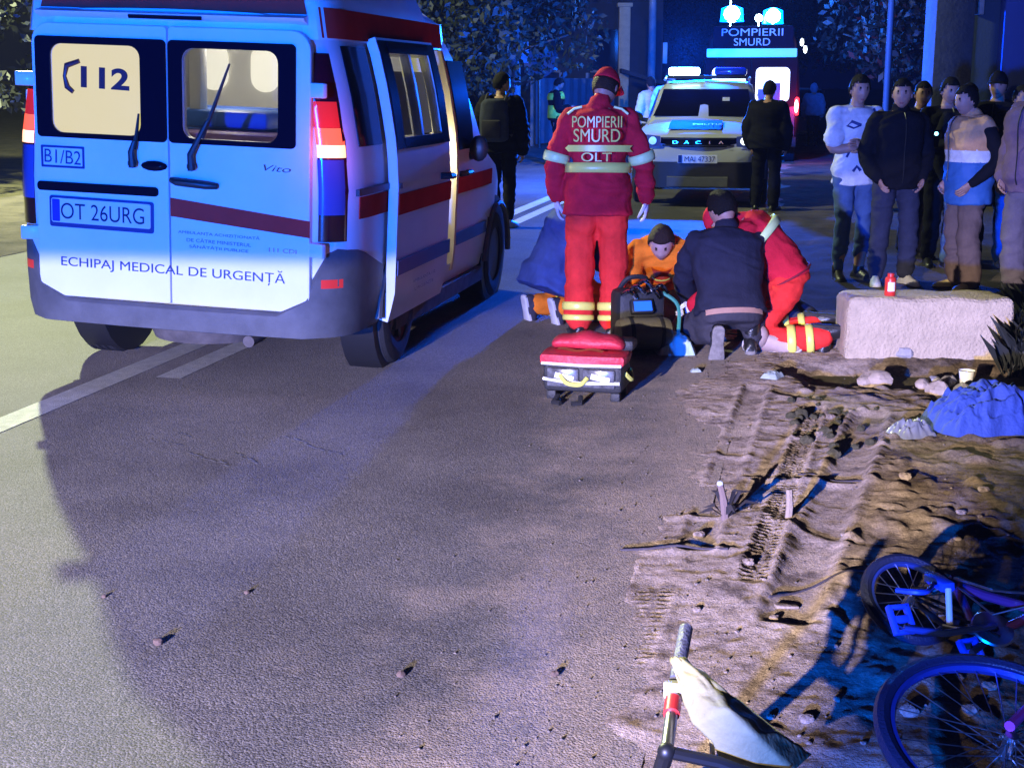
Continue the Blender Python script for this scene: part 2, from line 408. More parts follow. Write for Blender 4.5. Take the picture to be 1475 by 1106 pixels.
# ------------------------------------------------------------------ shared vehicle materials
M_WHITE = mat('white_paint', (.76, .77, .79), .32, coat=.05, spec=.16, var=.05, vscale=3)
M_REDP = mat('red_vinyl', (.62, .045, .035), 1, spec=0, var=.08, vscale=5)
M_BLACK = mat('black_plastic', (.018, .018, .02), .45, bump=.08, bscale=200)
M_GLOSSK = mat('black_glass', (.004, .004, .012), .10, spec=.09)
M_GREYP = mat('grey_plastic', (.095, .095, .10), .6, bump=.12, bscale=180, var=.25, vscale=6)
M_RUB = mat('rubber', (.022, .021, .022), .8, bump=.3, bscale=120, var=.3, vscale=10)
M_STEEL = mat('steel', (.45, .45, .46), .35, 1, var=.2, vscale=12)
M_DKSTEEL = mat('dark_steel', (.05, .05, .055), .45, .8)
M_CREAM = mat('frosted_window', (.10, .09, .05), .5, emit=(1, .84, .30), estr=.74, var=.12, vscale=5)
M_INLIT = mat('lit_lining', (.75, .74, .70), .6)
M_INK = mat('navy_ink', (.012, .03, .16), .5)
M_MAROON = mat('maroon_vinyl', (.09, .012, .03), .5)
M_GREYINK = mat('grey_ink', (.09, .12, .22), .5)
M_CHROME = mat('chrome', (.8, .8, .82), .12, 1)
M_BLUEB = mat('blue_upholstery', (.03, .10, .45), .55, bump=.1, bscale=60)
M_LENSR = mat('red_lens', (.06, .004, .012), .15, coat=1)
M_LENSRL = mat('lit_red_lens', (.6, .03, .02), .2, emit=(1, .02, .03), estr=.5)
M_LENSHOT = mat('lit_bulb_lens', (.9, .5, .3), .2, emit=(1, .40, .18), estr=2.4)
M_CLEAR = mat('clear_lens', (.06, .09, .34), .1, coat=1)  # reflection of the blue beacon put into the lens colour
M_BEACON = mat('lit_blue_beacon', (.02, .1, .9), .2, emit=(.0, .17, 1), estr=12)
M_BEACONHOT = mat('lit_blue_led', (.5, .8, 1), .2, emit=(.45, .85, 1), estr=30)
def thin_glass(name, tint, gloss=.12):
    m = bpy.data.materials.new(name); m.use_nodes = True; nt = m.node_tree; N = nt.nodes; L = nt.links
    for n in list(N):
        if n.type != 'OUTPUT_MATERIAL': N.remove(n)
    t = N.new('ShaderNodeBsdfTransparent'); t.inputs[0].default_value = (*tint, 1)
    q = N.new('ShaderNodeBsdfGlossy'); q.inputs['Roughness'].default_value = .03
    x = N.new('ShaderNodeMixShader'); x.inputs[0].default_value = gloss
    L.new(t.outputs[0], x.inputs[1]); L.new(q.outputs[0], x.inputs[2]); L.new(x.outputs[0], N['Material Output'].inputs[0]); return m
M_GLASS = thin_glass('window_glass', (.72, .76, .85))
M_TINT = thin_glass('tinted_glass', (.25, .27, .35), .14)

def wheel(parent, name, c, r, w, spokes=5, cover=True):
    """axis along x; outer side towards +x when c.x > 0"""
    s = 1 if c[0] > 0 else -1
    wp = MB()
    prof = [(r * .62, -w / 2), (r * .80, -w / 2 - .006), (r * .95, -w * .46), (r, -w * .36)]
    for k in (-.22, -.02, .18): prof += [(r, w * (k - .06)), (r * .972, w * (k - .045)), (r * .972, w * (k + .045)), (r, w * (k + .06))]
    prof += [(r, w * .36), (r * .95, w * .46), (r * .80, w / 2 + .006), (r * .62, w / 2)]
    wp.lathe(prof, 40, 'x', c)
    t = wp.build('wheel', M_RUB, parent, ang=30); t.name = name
    rm = MB(); rm.lathe([(.03, s * w * .34), (r * .2, s * w * .36), (r * .26, s * w * .28), (r * .52, s * w * .30), (r * .6, s * w * .44), (r * .64, s * w * .46), (r * .64, -s * w * .4)], 32, 'x', c)
    for i in range(spokes):
        a = 2 * math.pi * i / spokes
        rm.box((c[0] + s * w * .36, c[1] + math.cos(a) * r * .4, c[2] + math.sin(a) * r * .4), (.03, r * .44, r * .13), 0, Matrix.Rotation(a, 3, 'X'))
    rm.build('rim', M_DKSTEEL, t)
    return t

# ------------------------------------------------------------------ the big ambulance van
PSI, ROLL = R_(12), R_(2.2)
VAN_O = Vector((-1.826, 7.37, 0))
VAN_M = (Matrix.Rotation(-PSI, 4, 'Z') @ Matrix.Rotation(ROLL, 4, 'Y'))
def vrear(px, py, off=0.0):
    o = VAN_M.transposed().to_3x3() @ (Vector((0, 0, HCAM)) - VAN_O); d = VAN_M.transposed().to_3x3() @ ray(px, py)
    t = (off - o.y) / d.y; q = o + d * t; return (q.x, q.z)
def vside(px, py, off=.97):
    o = VAN_M.transposed().to_3x3() @ (Vector((0, 0, HCAM)) - VAN_O); d = VAN_M.transposed().to_3x3() @ ray(px, py)
    t = (off - o.x) / d.x; q = o + d * t; return (q.y, q.z)
def sx(z):
    return float(np.interp(z, [.2, .36, .5, 1.1, 1.32, 1.6, 1.85, 1.97, 2.1], [.88, .93, .96, .97, .955, .905, .84, .79, .74]))
def kx(y):
    if y < .3: return .80 + .20 * math.sqrt(max(0, 1 - (1 - y / .3) ** 2))
    return float(np.interp(y, [.3, 2.9, 3.5, 3.9, 4.1, 4.18], [1, 1, .985, .92, .80, .66]))
def ztop(y): return float(np.interp(y, [0, .3, 2.25, 2.45, 3.08, 3.3, 3.75, 4.0, 4.12, 4.18], [1.95, 1.975, 1.975, 1.90, 1.20, 1.12, .98, .86, .72, .5]))
def build_van():
    van = empty('ambulance_van', VAN_O, (0, ROLL, -PSI))
    tag(van, 'big ambulance van in front, 112 on its lit rear window, side door slid open', 'ambulance')
    ys = [0, .02, .06, .12, .2, .3, .62, .95, 1.25, 1.55, 1.95, 2.25, 2.45, 2.6, 2.8, 3.08, 3.3, 3.5, 3.75, 3.9, 4.0, 4.08, 4.12, 4.18]
    TS = [0, .03, .08, .16, .30, .44, .56, .68, .80, .90, .96, 1.0]
    def ring(y):
        zb, zt, k = .34, ztop(y), kx(y)
        half = [(0, zb), (sx(zb) * k * .8, zb)]
        for t in TS: z = zb + (zt - zb) * t; half.append((sx(z) * k - .0, z))
        xt = half[-1][0]; half += [(xt * .93, zt + .022), (xt * .72, zt + .034), (xt * .35, zt + .04), (0, zt + .042)]
        return [Vector((x, y, z)) for x, z in half] + [Vector((-x, y, z)) for x, z in half[-2:0:-1]]
    rings = [ring(y) for y in ys]; n = len(rings[0]); nh = 2 + len(TS) + 4
    b = MB(); b.loft(rings, 0, False)
    # rear frame: ring to door opening
    inner = [Vector((max(-.74, min(.74, q.x * .93)), .012, max(.50, min(1.90, q.z)))) for q in rings[0]]
    b.loft([rings[0], inner, [q + Vector((0, .08, 0)) for q in inner]], 0, False)
    b.add(rings[-1], [tuple(range(n))])
    keep = []
    for f, mi in zip(b.f, b.m):
        c = sum((Vector(b.v[i]) for i in f), Vector()) / len(f)
        if c.x > .6 and .95 < c.y < 2.2 and .48 < c.z < 1.88: continue         # side door opening
        if c.x > .6 and abs(c.y - .97) < .36 and c.z < .70 or c.x < -.6 and abs(c.y - .97) < .36 and c.z < .70: continue
        if abs(c.x) > .6 and abs(c.y - 3.62) < .25 and c.z < .70: continue
        keep.append((f, mi))
    b.f = [k[0] for k in keep]; b.m = [k[1] for k in keep]
    for i, f in enumerate(b.f):
        c = sum((Vector(b.v[j]) for j in f), Vector()) / len(f)
        if 2.45 < c.y < 3.08 and abs(c.x) < .74 and c.z > 1.2: b.m[i] = 1
    b.build('body', [M_WHITE, M_GLOSSK], van, ang=28)
    # raised roof
    rr = MB(); rings = []
    for y, zt, hw, hb in ((.02, 2.06, .70, .74), (.05, 2.15, .70, .77), (.16, 2.36, .69, .80), (.35, 2.45, .68, .80), (.9, 2.48, .68, .80), (1.5, 2.46, .68, .80), (1.95, 2.34, .66, .79), (2.25, 2.16, .64, .78), (2.42, 2.02, .62, .76)):
        h = [(hb + .055, 1.865), (hb + .03, 2.03), (hw + .03, zt - .10 * (zt - 1.95) / .5), (hw - .06, zt - .02), (hw * .5, zt + .02), (0, zt + .03)]
        rings.append([Vector((x, y, z)) for x, z in h] + [Vector((-x, y, z)) for x, z in h[-2::-1]])
    rr.loft(rings, 0, False, closed=False); rr.add(rings[0], [tuple(range(len(rings[0])))])
    roof = rr.build('raised_roof', M_WHITE, van, ang=40)
    bd = MB()                                              # red band round the roof
    def rb(y, z, off): return Vector((float(np.interp(y, [.02, .05, .16, 1.5, 1.95, 2.25, 2.42], [.74, .77, .80, .80, .79, .78, .76])) + .055 - .025 * (z - 1.865) / .165 + off, y, z))
    yy = [.03, .08, .16, .35, .9, 1.5, 1.95, 2.3]
    for s in (1, -1):
        bd.loft([[Vector((s * q.x, q.y, q.z)) for q in (rb(y, 1.875, .006), rb(y, 1.95, .006), rb(y, 2.025, .006))] for y in yy], 0, False, False)
    bd.add([(-.735, .012, 1.985), (.735, .012, 1.985), (.70, .016, 2.12), (-.70, .016, 2.12)], [(0, 1, 2, 3)])
    bd.build('red_band', M_REDP, roof)
    # lip over the doors with a third brake lamp
    lp = MB(); lp.loft([[Vector((x, -.035 - .02 * (1 - (x / .74) ** 2), 1.93 + .02)), Vector((x, -.05 - .02 * (1 - (x / .74) ** 2), 1.965)), Vector((x, .03, 1.985)), Vector((x, .03, 1.93))] for x in np.linspace(-.74, .74, 13)])
    lip = lp.build('roof_lip', M_WHITE, van)
    lp = MB(); lp.loft([[Vector((x, -.062, 1.938)), Vector((x, -.072, 1.953)), Vector((x, -.055, 1.963))] for x in np.linspace(-.2, .2, 5)]); lp.build('brake_lamp', M_GLOSSK, van)
    FR = frame((0, -.016, 0), (1, 0, 0), (0, 0, 1))
    def fr(off): return frame((0, off, 0), (1, 0, 0), (0, 0, 1))
    # rear doors with window holes
    gl = rrect(-.655, 1.345, -.15, 1.80, .06); gr = rrect(.082, 1.345, .605, 1.80, .06)
    dl = slab('rear_door', [rrect(-.765, .472, -.004, 1.905, radii=(.11, .01, .02, .10)), gl], .04, M_WHITE, van, FR, .006)
    dr = slab('rear_door', [rrect(.004, .472, .775, 1.905, radii=(.01, .09, .10, .02)), gr], .04, M_WHITE, van, FR, .006)
    slab('window_frame', [rrect(-.742, 1.318, -.006, 1.838, .025), gl], .008, M_GLOSSK, dl, fr(-.047), .002)
    slab('window_frame', [rrect(.006, 1.318, .70, 1.838, .025), gr], .008, M_GLOSSK, dr, fr(-.047), .002)
    slab('window_pane', [gl], .006, M_CREAM, dl, fr(-.030))
    slab('window_pane', [gr], .006, M_GLASS, dr, fr(-.034))
    text('lettering', '112', frame((-.353, -.0358, 1.632), (1, 0, -.03), (0, 0, 1)), M_MAROON, dl, .11, .275, bold=.035)
    ph = MB(); ph.tube([(-.545 + .05, -.037, 1.715), (-.568, -.037, 1.69), (-.582, -.037, 1.635), (-.568, -.037, 1.58), (-.535, -.037, 1.555)], [.012, .016, .010, .016, .012], 8)
    ph.build('phone_symbol', M_MAROON, dl)
    # lettering of the left door
    x0, z0 = vrear(65, 208); x1, z1 = vrear(128, 243)
    slab('class_border', [rrect(x0, z1, x1, z0, .006), rrect(x0 + .012, z1 + .012, x1 - .012, z0 - .012, .004)], .003, M_INK, dl, fr(-.0435))
    text('lettering', 'B1/B2', frame(((x0 + x1) / 2, -.0455, (z0 + z1) / 2), (1, 0, -.035), (0, 0, 1)), M_INK, dl, (z0 - z1) * .62, (x1 - x0) * .84, bold=0)
    slab('handle_recess', [rrect(-.755, 1.035, -.06, 1.085, .02)], .012, M_GLOSSK, dl, fr(-.044), .003)
    # licence plate
    pl = slab('licence_plate', [rrect(-.685, .862, -.115, .992, .012)], .008, mat('plate_white', (.72, .73, .74), .35), dl, frame((0, -.05, 0), (1, 0, -.012), (0, 0, 1)), .002)
    slab('plate_holder', [rrect(-.70, .838, -.10, 1.004, .014)], .006, M_INK, dl, frame((0, -.0445, 0), (1, 0, -.012), (0, 0, 1)), .001)
    slab('country_strip', [rrect(-.68, .868, -.635, .986, .006)], .003, mat('plate_blue', (.01, .03, .5), .4), pl, frame((0, -.0555, 0), (1, 0, -.012), (0, 0, 1)))
    text('plate_lettering', 'OT 26URG', frame((-.378, -.0572, .931), (1, 0, -.012), (0, 0, 1)), mat('plate_ink', (.008, .012, .07), .5), pl, .085, .48, bold=0)
    text('lettering', 'ECHIPAJ MEDICAL DE URGENȚĂ', frame((.005, -.0455, .655), (1, 0, -.012), (0, 0, 1)), M_INK, van, .082, 1.275, bold=0)
    # right door
    slab('red_stripe', [[(.006, .938), (.775, .868), (.775, .955), (.006, 1.035)]], .003, M_REDP, dr, fr(-.0435))
    for i, (s, w) in enumerate((('AMBULANȚA ACHIZIȚIONATĂ', .455), ('DE CĂTRE MINISTERUL', .36), ('SĂNĂTĂȚII PUBLICE', .33))):
        text('lettering', s, frame((.275, -.0455, .855 - i * .036), (1, 0, -.02), (0, 0, 1)), M_GREYINK, dr, .024, w, bold=0)
    text('badge', 'Vito', frame((.60, -.047, 1.215), (1, 0, -.03), (0, 0, 1)), M_CHROME, dr, .032, .15, shear=.3)
    text('badge', '111 CDI', frame((.63, -.047, .795), (1, 0, -.02), (0, 0, 1)), M_CHROME, dr, .022, .15, bold=0)
    hb = MB(); hb.tube([(.02, -.055, 1.128), (.06, -.082, 1.122), (.22, -.082, 1.112), (.275, -.055, 1.108)], [.016, .021, .021, .016], 10); hb.build('door_handle', M_BLACK, dr)
    hb = MB(); hb.lathe([(.0, -.044), (.075, -.0435), (.085, -.040)], 24, 'y', (.15, 0, 1.115)); hb.build('handle_dish', M_WHITE, dr)
    hb = MB(); hb.ball((-.08, -.05, 1.195), .05, 12, 0, (1.5, .4, .55)); hb.build('latch_cover', M_GLOSSK, dl)
    # wipers
    for d, a, e in ((dl, (-.19, 1.205), (-.155, 1.46)), (dr, (.14, 1.205), (.35, 1.73))):
        w = MB(); A0 = Vector((a[0], -.075, a[1])); E0 = Vector((e[0], -.062, e[1])); D = E0 - A0
        w.ball(A0, .026, 10, 0, (1, .8, 1)); w.tube([A0 + Vector((0, 0, -.02)), A0 + Vector((0, -.012, .06)), A0 + D * .45 + Vector((0, -.012, 0))], [.02, .017, .011], 8)
        w.tube([A0 + D * .28, A0 + D * .6 + Vector((0, .006, 0)), E0], [.013, .011, .006], 6); w.build('wiper', M_BLACK, d)
    # corner lamps following the body corner
    def cp(y, z, s, off): 
        k = kx(y); x = sx(z) * k; nx, ny = (1, -max(0, 1 - y / .3) * 1.6); l = math.hypot(nx, ny)
        return Vector((s * (x + off * nx / l), y + off * ny / l, z))
    yl = [.004, .014, .035, .062, .092, .118]
    for s in (1, -1):
        lamp = MB()
        def seg(mb, z0, z1, off, wide, mi=0, nz=5):
            zs = np.linspace(z0, z1, nz)
            mb.loft([[cp(y * (wide if wide else 1), z, s, off + (0 if 0 < i < len(yl) - 1 else -.012)) for i, y in enumerate(yl)] for z in zs], mi, False, False)
        seg(lamp, .845, 1.80, .008, 1.05, 0, 12); L = lamp.build('tail_lamp', M_LENSR, van, ang=60)
        q = MB(); seg(q, 1.43, 1.56, .012, .95); q.build('upper_lens', M_LENSRL, L)
        q = MB(); seg(q, 1.345, 1.428, .0125, .95); q.build('glowing_lens', mat('glowing_red_lens', (.6, .05, .03), .2, emit=(1, .10, .05), estr=1.7), L)
        q = MB(); seg(q, 1.278, 1.343, .013, .95); q.build('lit_lens', M_LENSHOT, L)
        q = MB(); seg(q, .985, 1.268, .012, .95); q.build('clear_lens', M_CLEAR, L)
        for z in (1.615, .805):
            h = MB(); h.box((s * .80, -.03, z), (.125, .035, .075), 0, Matrix.Rotation(-s * .35, 3, 'Z')); h.build('hinge', M_WHITE, van, .008)
    point_lamp('tail_lamp_light', van.matrix_basis @ Vector((.98, -.12, 1.33)), 2, (1, .12, .05), .05)
    # bumper: a U in plan
    bp = MB(); path = []
    for s in (-1, 1):
        seq = [(.62, 1), (.45, 1), (.3, 1), (.2, 1), (.12, 1), (.06, 1), (.02, 1)]
        pts = [(s * (kx(y) * .96 + .012), y - .0) for y, _ in seq]
        path.append(pts)
    plan = path[0] + [(x, -.045 - .03 * (1 - (x / .8) ** 2)) for x in (-.76, -.6, -.3, 0, .3, .6, .76)] + path[1][::-1]
    rings = []
    for x, y in plan:
        top = float(np.interp(abs(x), [0, .72, .79, .86, 1], [.468, .468, .62, .835, .80])) if y < .25 else float(np.interp(y, [.25, .62], [.80, .68]))
        q = Vector((x, y, 0)); inn = Vector((-x * .06, .05, 0))
        rings.append([q + Vector((0, 0, top)) + inn * .6, q + Vector((0, 0, top - .02)), q + Vector((0, 0, (top + .40) / 2)), q + Vector((-x * .012, -.0, .42)), q + Vector((-x * .03, .01, .335)) , q + inn + Vector((0, 0, .325))])
    bp.loft(rings, 0, False, False); bump = bp.build('rear_bumper', M_GREYP, van, ang=45)
    for s in (1, -1):
        q = MB(); q.loft([[Vector((s * x, y, z)) for z in (.602, .648)] for x, y in ((.795, -.012), (.84, .008), (.885, .045), (.915, .09))], 0, False, False); q.build('reflector', mat('bumper_reflector', (.6, .03, .03), .3, emit=(1, .06, .04), estr=.22), bump)  # emission put in for light thrown back by the reflector
    un = MB(); un.box((0, .9, .33), (1.5, 1.2, .1)); un.lathe([(.0, -.09), (.3, -.09), (.33, -.02), (.33, .08), (0, .08)], 28, 'z', (-.03, .5, .30)); un.tube([(.42, -.0, .29), (.42, .5, .31)], .032, 12)
    un.box((0, 2.6, .30), (1.7, 2.4, .12)); un.box((.93, 2.0, .29), (.08, 2.2, .10)); un.build('underbody', mat('dusty_underbody', (.10, .085, .075), .9, var=.4, vscale=9), van)
    for xx in (-.86, .86):
        for yc in (.97, 3.62):
            q = MB(); q.lathe([(.42, -.10), (.42, .10), (.0, .10)], 24, 'x', (xx * .97, yc, .40)); q.build('wheel_well', M_BLACK, van)
    dz = .97 * math.sin(ROLL)
    for x, y, s in ((.865, .97, 1), (-.865, .97, -1), (.84, 3.62, 1), (-.86, 3.62, -1)):
        wheel(van, 'wheel', (x, y, .335 + s * dz * .9), .335, .215)
    # side: stripe, rubbing strip, windows
    def patch(name, yr, zr, off, m, parent, ny=7, nz=5, s=1, thick=.006):
        mb = MB(); mb.loft([[Vector((s * (sx(z) * kx(y) + off), y, z)) for z in np.linspace(*zr, nz)] for y in np.linspace(*yr, ny)], 0, False, False)
        me = mb.mesh(name); setm(me, m); o = link(name, me, parent)
        def f(o): q = o.modifiers.new('t', 'SOLIDIFY'); q.thickness = thick; q.offset = 0
        smooth(bake(o, extra=[f]), 40); return o
    for s in (1, -1):
        patch('red_stripe', (.20, .94), (.955, 1.07), .006, M_REDP, van, s=s); patch('red_stripe', (2.26, 3.35), (.93, 1.04), .006, M_REDP, van, s=s)
        patch('rubbing_strip', (2.26, 3.2), (.585, .67), .012, M_INK, van, s=s)
        patch('quarter_window', (.22, .60), (1.33, 1.84), .005, M_TINT if s < 0 else M_GLOSSK, van, s=s)
        patch('front_window', (2.32, 2.72), (1.22, 1.80), .006, M_GLOSSK, van, s=s)
        mi = MB(); mi.ball((s * 1.03, 2.62, 1.22), .09, 14, 0, (.75, .45, 1.0)); mi.tube([(s * .93, 2.64, 1.16), (s * 1.02, 2.62, 1.18)], .03, 8); mi.build('wing_mirror', M_BLACK, van)
        h = MB(); h.tube([(s * .97, 2.34, 1.06), (s * 1.01, 2.38, 1.065), (s * 1.01, 2.50, 1.065), (s * .97, 2.54, 1.06)], .018, 8); h.build('front_handle', M_BLACK, van)
        hl = MB(); hl.ball((s * .72, 4.0, .80), .14, 14, 0, (1.1, .5, .8)); hl.build('headlight', M_CLEAR, van)
    for s in (1, -1):                                      # arch lips
        for yc in (.97, 3.62):
            wa = MB(); wa.tube([(s * (.962 if abs(math.cos(R_(a))) < 2 else 0), yc + .40 * math.cos(R_(a)), .36 + .40 * math.sin(R_(a))) for a in range(0, 181, 15)], .022, 6); wa.build('wheel_arch', M_GREYP, van)
    # interior seen through the doors
    i_ = MB(); i_.box((0, 2.02, 1.25), (1.5, .03, 1.4)); i_.box((0, 1.05, .56), (1.7, 1.9, .04)); i_.box((-.88, 1.0, 1.05), (.08, 1.7, 1.0)); i_.box((0, 1.0, 1.93), (1.4, 1.9, .03)); i_.build('cabin_lining', M_INLIT, van)
    i_ = MB(); i_.box((-.12, 1.2, 1.20), (.62, .3, .55)); i_.build('cabin_seat', M_BLUEB, van, .05)
    i_ = MB(); i_.box((-.02, .85, 1.42), (.58, .42, .10)); i_.build('stretcher', mat('stretcher_blue', (.04, .16, .6), .5), van, .03)
    i_ = MB(); i_.box((.10, .55, 1.31), (.6, .3, .10)); i_.build('stretcher_cover', mat('lilac_cover', (.30, .16, .42), .6), van, .03)
    for xx in (-.64, -.28):
        slab('cabin_window', [rrect(xx - .10, 1.55, xx + .10, 1.86, .095)], .01, mat('lit_cabin_window', (.9, .85, .7), .4, emit=(1, .88, .6), estr=1.3), van, fr(1.99))
    i_ = MB(); i_.box((-.19, .75, 1.60), (.07, .10, .42)); i_.build('cabin_cabinet', M_INLIT, van, .01)
    l = point_lamp('cabin_lamp_light', van.matrix_basis @ Vector((-.15, 1.1, 1.86)), 24, (1, .84, .55), .1)
    # sliding door pushed back along the side
    D = MB(); OFF = .075
    def dp(y, z): return Vector((sx(z) + OFF, y, z))
    zz = np.linspace(.33, 1.90, 14); y0, y1 = .64, 1.80
    wz0, wz1, wy0, wy1 = 1.36, 1.82, .80, 1.64
    def yedge(y, z): return y
    outer = slab_side = MB()
    ysd = [y0, wy0, (wy0 + wy1) / 2 - .015, (wy0 + wy1) / 2 + .015, wy1, y1]; zsd = [.33, .40, .5, .8, 1.1, 1.25, wz0, 1.5, 1.65, wz1, 1.90]
    vs = [dp(y, z) for y in ysd for z in zsd]; fs = []
    nz = len(zsd)
    for i in range(len(ysd) - 1):
        for j in range(nz - 1):
            if i in (1, 3) and wz0 <= zsd[j] < wz1: continue
            fs.append((i * nz + j, i * nz + j + 1, (i + 1) * nz + j + 1, (i + 1) * nz + j))
    D.add(vs, fs); me = D.mesh('sliding_door'); setm(me, M_WHITE); door = link('sliding_door', me, van)
    def f(o): q = o.modifiers.new('t', 'SOLIDIFY'); q.thickness = .055; q.offset = -1 if me.polygons[0].normal.x > 0 else 1
    smooth(bake(door, .008, 2, extra=[f]), 30)
    def dpatch(name, yr, zr, off, m, ny=2, nz=5, thick=.006):
        mb = MB(); mb.loft([[dp(y, z) + Vector((off, 0, 0)) for z in np.linspace(*zr, nz)] for y in np.linspace(*yr, ny)], 0, False, False)
        me = mb.mesh(name); setm(me, m); o = link(name, me, door)
        def f(o): q = o.modifiers.new('t', 'SOLIDIFY'); q.thickness = thick; q.offset = 0
        smooth(bake(o, extra=[f]), 40); return o
    dpatch('red_stripe', (y0 + .002, y1 - .002), (.94, 1.055), .005, M_REDP); dpatch('rubbing_strip', (y0, y1), (.60, .685), .012, M_INK)
    k = .012
    for a, b_, c, d_ in ((y0 + .015, wy0, wz0 - .06, 1.885), (wy1, y1 - .01, wz0 - .06, 1.885), (wy0, wy1, wz0 - .06, wz0), (wy0, wy1, wz1, 1.885)):
        dpatch('window_surround', (a, b_), (c, d_), .005, M_GLOSSK)
    for a, b_ in ((wy0, ysd[2]), (ysd[3], wy1)): dpatch('window_pane', (a, b_), (wz0, wz1), -.012, M_GLASS)
    dpatch('curtain', (wy0, ysd[2]), (wz0, wz1 - .10), -.07, mat('grey_curtain', (.16, .14, .15), .8, emit=(.5, .4, .4), estr=.05))  # curtain emits faintly in place of cabin light
    dpatch('lit_panel', (ysd[3], wy1), (wz1 - .13, wz1), -.07, M_CREAM); dpatch('head_rest', (ysd[3] + .06, wy1), (wz0, wz1 - .10), -.065, mat('grey_rest', (.5, .48, .45), .7, emit=(1, .9, .8), estr=.10))  # panel and head rest glow in place of cabin light
    h = MB(); h.tube([(sx(1.09) + OFF + .0, 1.56, 1.10), (sx(1.09) + OFF + .045, 1.60, 1.10), (sx(1.09) + OFF + .045, 1.70, 1.095), (sx(1.09) + OFF, 1.74, 1.09)], .02, 8); h.build('door_handle', M_BLACK, door)
    for i, s in enumerate(('AMBULANȚA 112', 'URGENȚE')):
        text('lettering', s, frame((sx(.5) + OFF + .012, 1.22, .52 - i * .05), (0, 1, 0), (0, 0, 1)), M_GREYINK, door, .026, .5 - .08 * i)
    tr = MB(); tr.box((.985, .6, 1.10), (.02, 1.0, .035)); tr.box((1.01, .68, 1.10), (.08, .05, .03)); tr.build('door_track', M_BLACK, van)
    j = MB(); j.loft([[Vector((sx(z) - .16, 2.20, z)), Vector((sx(z) + .012, 2.215, z)), Vector((sx(z) + .016, 2.25, z)), Vector((sx(z) - .10, 2.28, z))] for z in np.linspace(.42, 1.86, 12)]); j.build('door_pillar', mat('lit_pillar', (.75, .70, .55), .5), van)
    point_lamp('pillar_fill_light', van.matrix_basis @ Vector((.93, 2.0, 1.2)), 7.0, (1, .85, .5), .03)  # lamp added in the gap to brighten the door pillar
    return van
VAN = build_van()
# ------------------------------------------------------------------ people
SKIN = mat('skin', (.40, .22, .16), .55, var=.1, vscale=20)
M_EYE = mat('eye_dark', (.16, .085, .065), .5); M_LIP = mat('lips', (.30, .10, .09), .5); M_HAIR = mat('dark_hair', (.008, .006, .006), .7, bump=.6, bscale=140, spec=.15)
M_BROWNHAIR = mat('brown_hair', (.03, .016, .011), .6, bump=.6, bscale=140, spec=.2)
M_GLOVE = mat('white_glove', (.62, .60, .66), .5, bump=.15, bscale=80)
def cloth(name, col, var=.22, rough=.85): return mat(name, col, rough, bump=.25, bscale=90, var=var, vscale=7, spec=.12)
def catmull(pts, m=5):
    P = [Vector(q) for q in pts]; out = []
    for i in range(len(P) - 1):
        p0, p1, p2, p3 = P[max(i - 1, 0)], P[i], P[i + 1], P[min(i + 2, len(P) - 1)]
        for k in range(m):
            t = k / m; out.append(.5 * ((2 * p1) + (p2 - p0) * t + (2 * p0 - 5 * p1 + 4 * p2 - p3) * t * t + (3 * p1 - p0 - 3 * p2 + p3) * t ** 3))
    return out + [P[-1]]
def interp(a, n):
    return [float(np.interp(i / (n - 1) * (len(a) - 1), range(len(a)), a)) for i in range(n)]
def limb(mb, pts, rs, flat=1.0, lat=None, n=12):
    c = catmull(pts, 5); mb.capsule(c, interp(rs, len(c)), n, lat, flat)
TORSO = [(-.13, .145, .105), (0, .172, .128), (.32, .152, .115), (.62, .178, .132), (.80, .176, .122), (.93, .135, .092), (1.04, .068, .066)]
def torso_ring(J, t, rx, ry, n=20):
    P, C, N = V(J['P']), V(J['C']), V(J['N'])
    path = catmull([P, C, N], 8); L = len(path) - 1
    def at(q):
        if q <= 0: return path[0] + (path[0] - path[1]).normalized() * (-q) * .52
        if q >= 1: return path[-1] + (path[-1] - path[-2]).normalized() * (q - 1) * .52
        f = q * L; i = min(int(f), L - 1); return path[i].lerp(path[i + 1], f - i)
    c = at(t); ax = (at(t + .03) - at(t - .03)).normalized()
    hl = (V(J['hR']) - V(J['hL'])).normalized(); sl = (V(J['sR']) - V(J['sL'])).normalized()
    lat = hl.lerp(sl, max(0, min(1, t))); lat = (lat - ax * lat.dot(ax)).normalized(); fw = ax.cross(lat)
    return [c + lat * rx * math.copysign(abs(math.cos(a)) ** .85, math.cos(a)) + fw * ry * math.copysign(abs(math.sin(a)) ** .9, math.sin(a)) for a in [2 * math.pi * j / n for j in range(n)]]
def torso(mb, J, s, off=0, t0=-.13, t1=1.04, wid=1.0, flare=0):
    ts = [t0] + [t for t, _, _ in TORSO if t0 + .02 < t < t1 - .02] + [t1]
    rings = []
    for t in ts:
        rx = float(np.interp(t, [k[0] for k in TORSO], [k[1] for k in TORSO])); ry = float(np.interp(t, [k[0] for k in TORSO], [k[2] for k in TORSO]))
        fl = flare * max(0, .3 - t)
        rings.append(torso_ring(J, t, (rx * wid) * s + off + fl, ry * wid * s + off + fl))
    mb.loft(rings)
def evaluated(o, mods):
    for f in mods: f(o)
    dg = bpy.context.evaluated_depsgraph_get(); dg.update()
    me = bpy.data.meshes.new_from_object(o.evaluated_get(dg)); bpy.data.objects.remove(o); return me
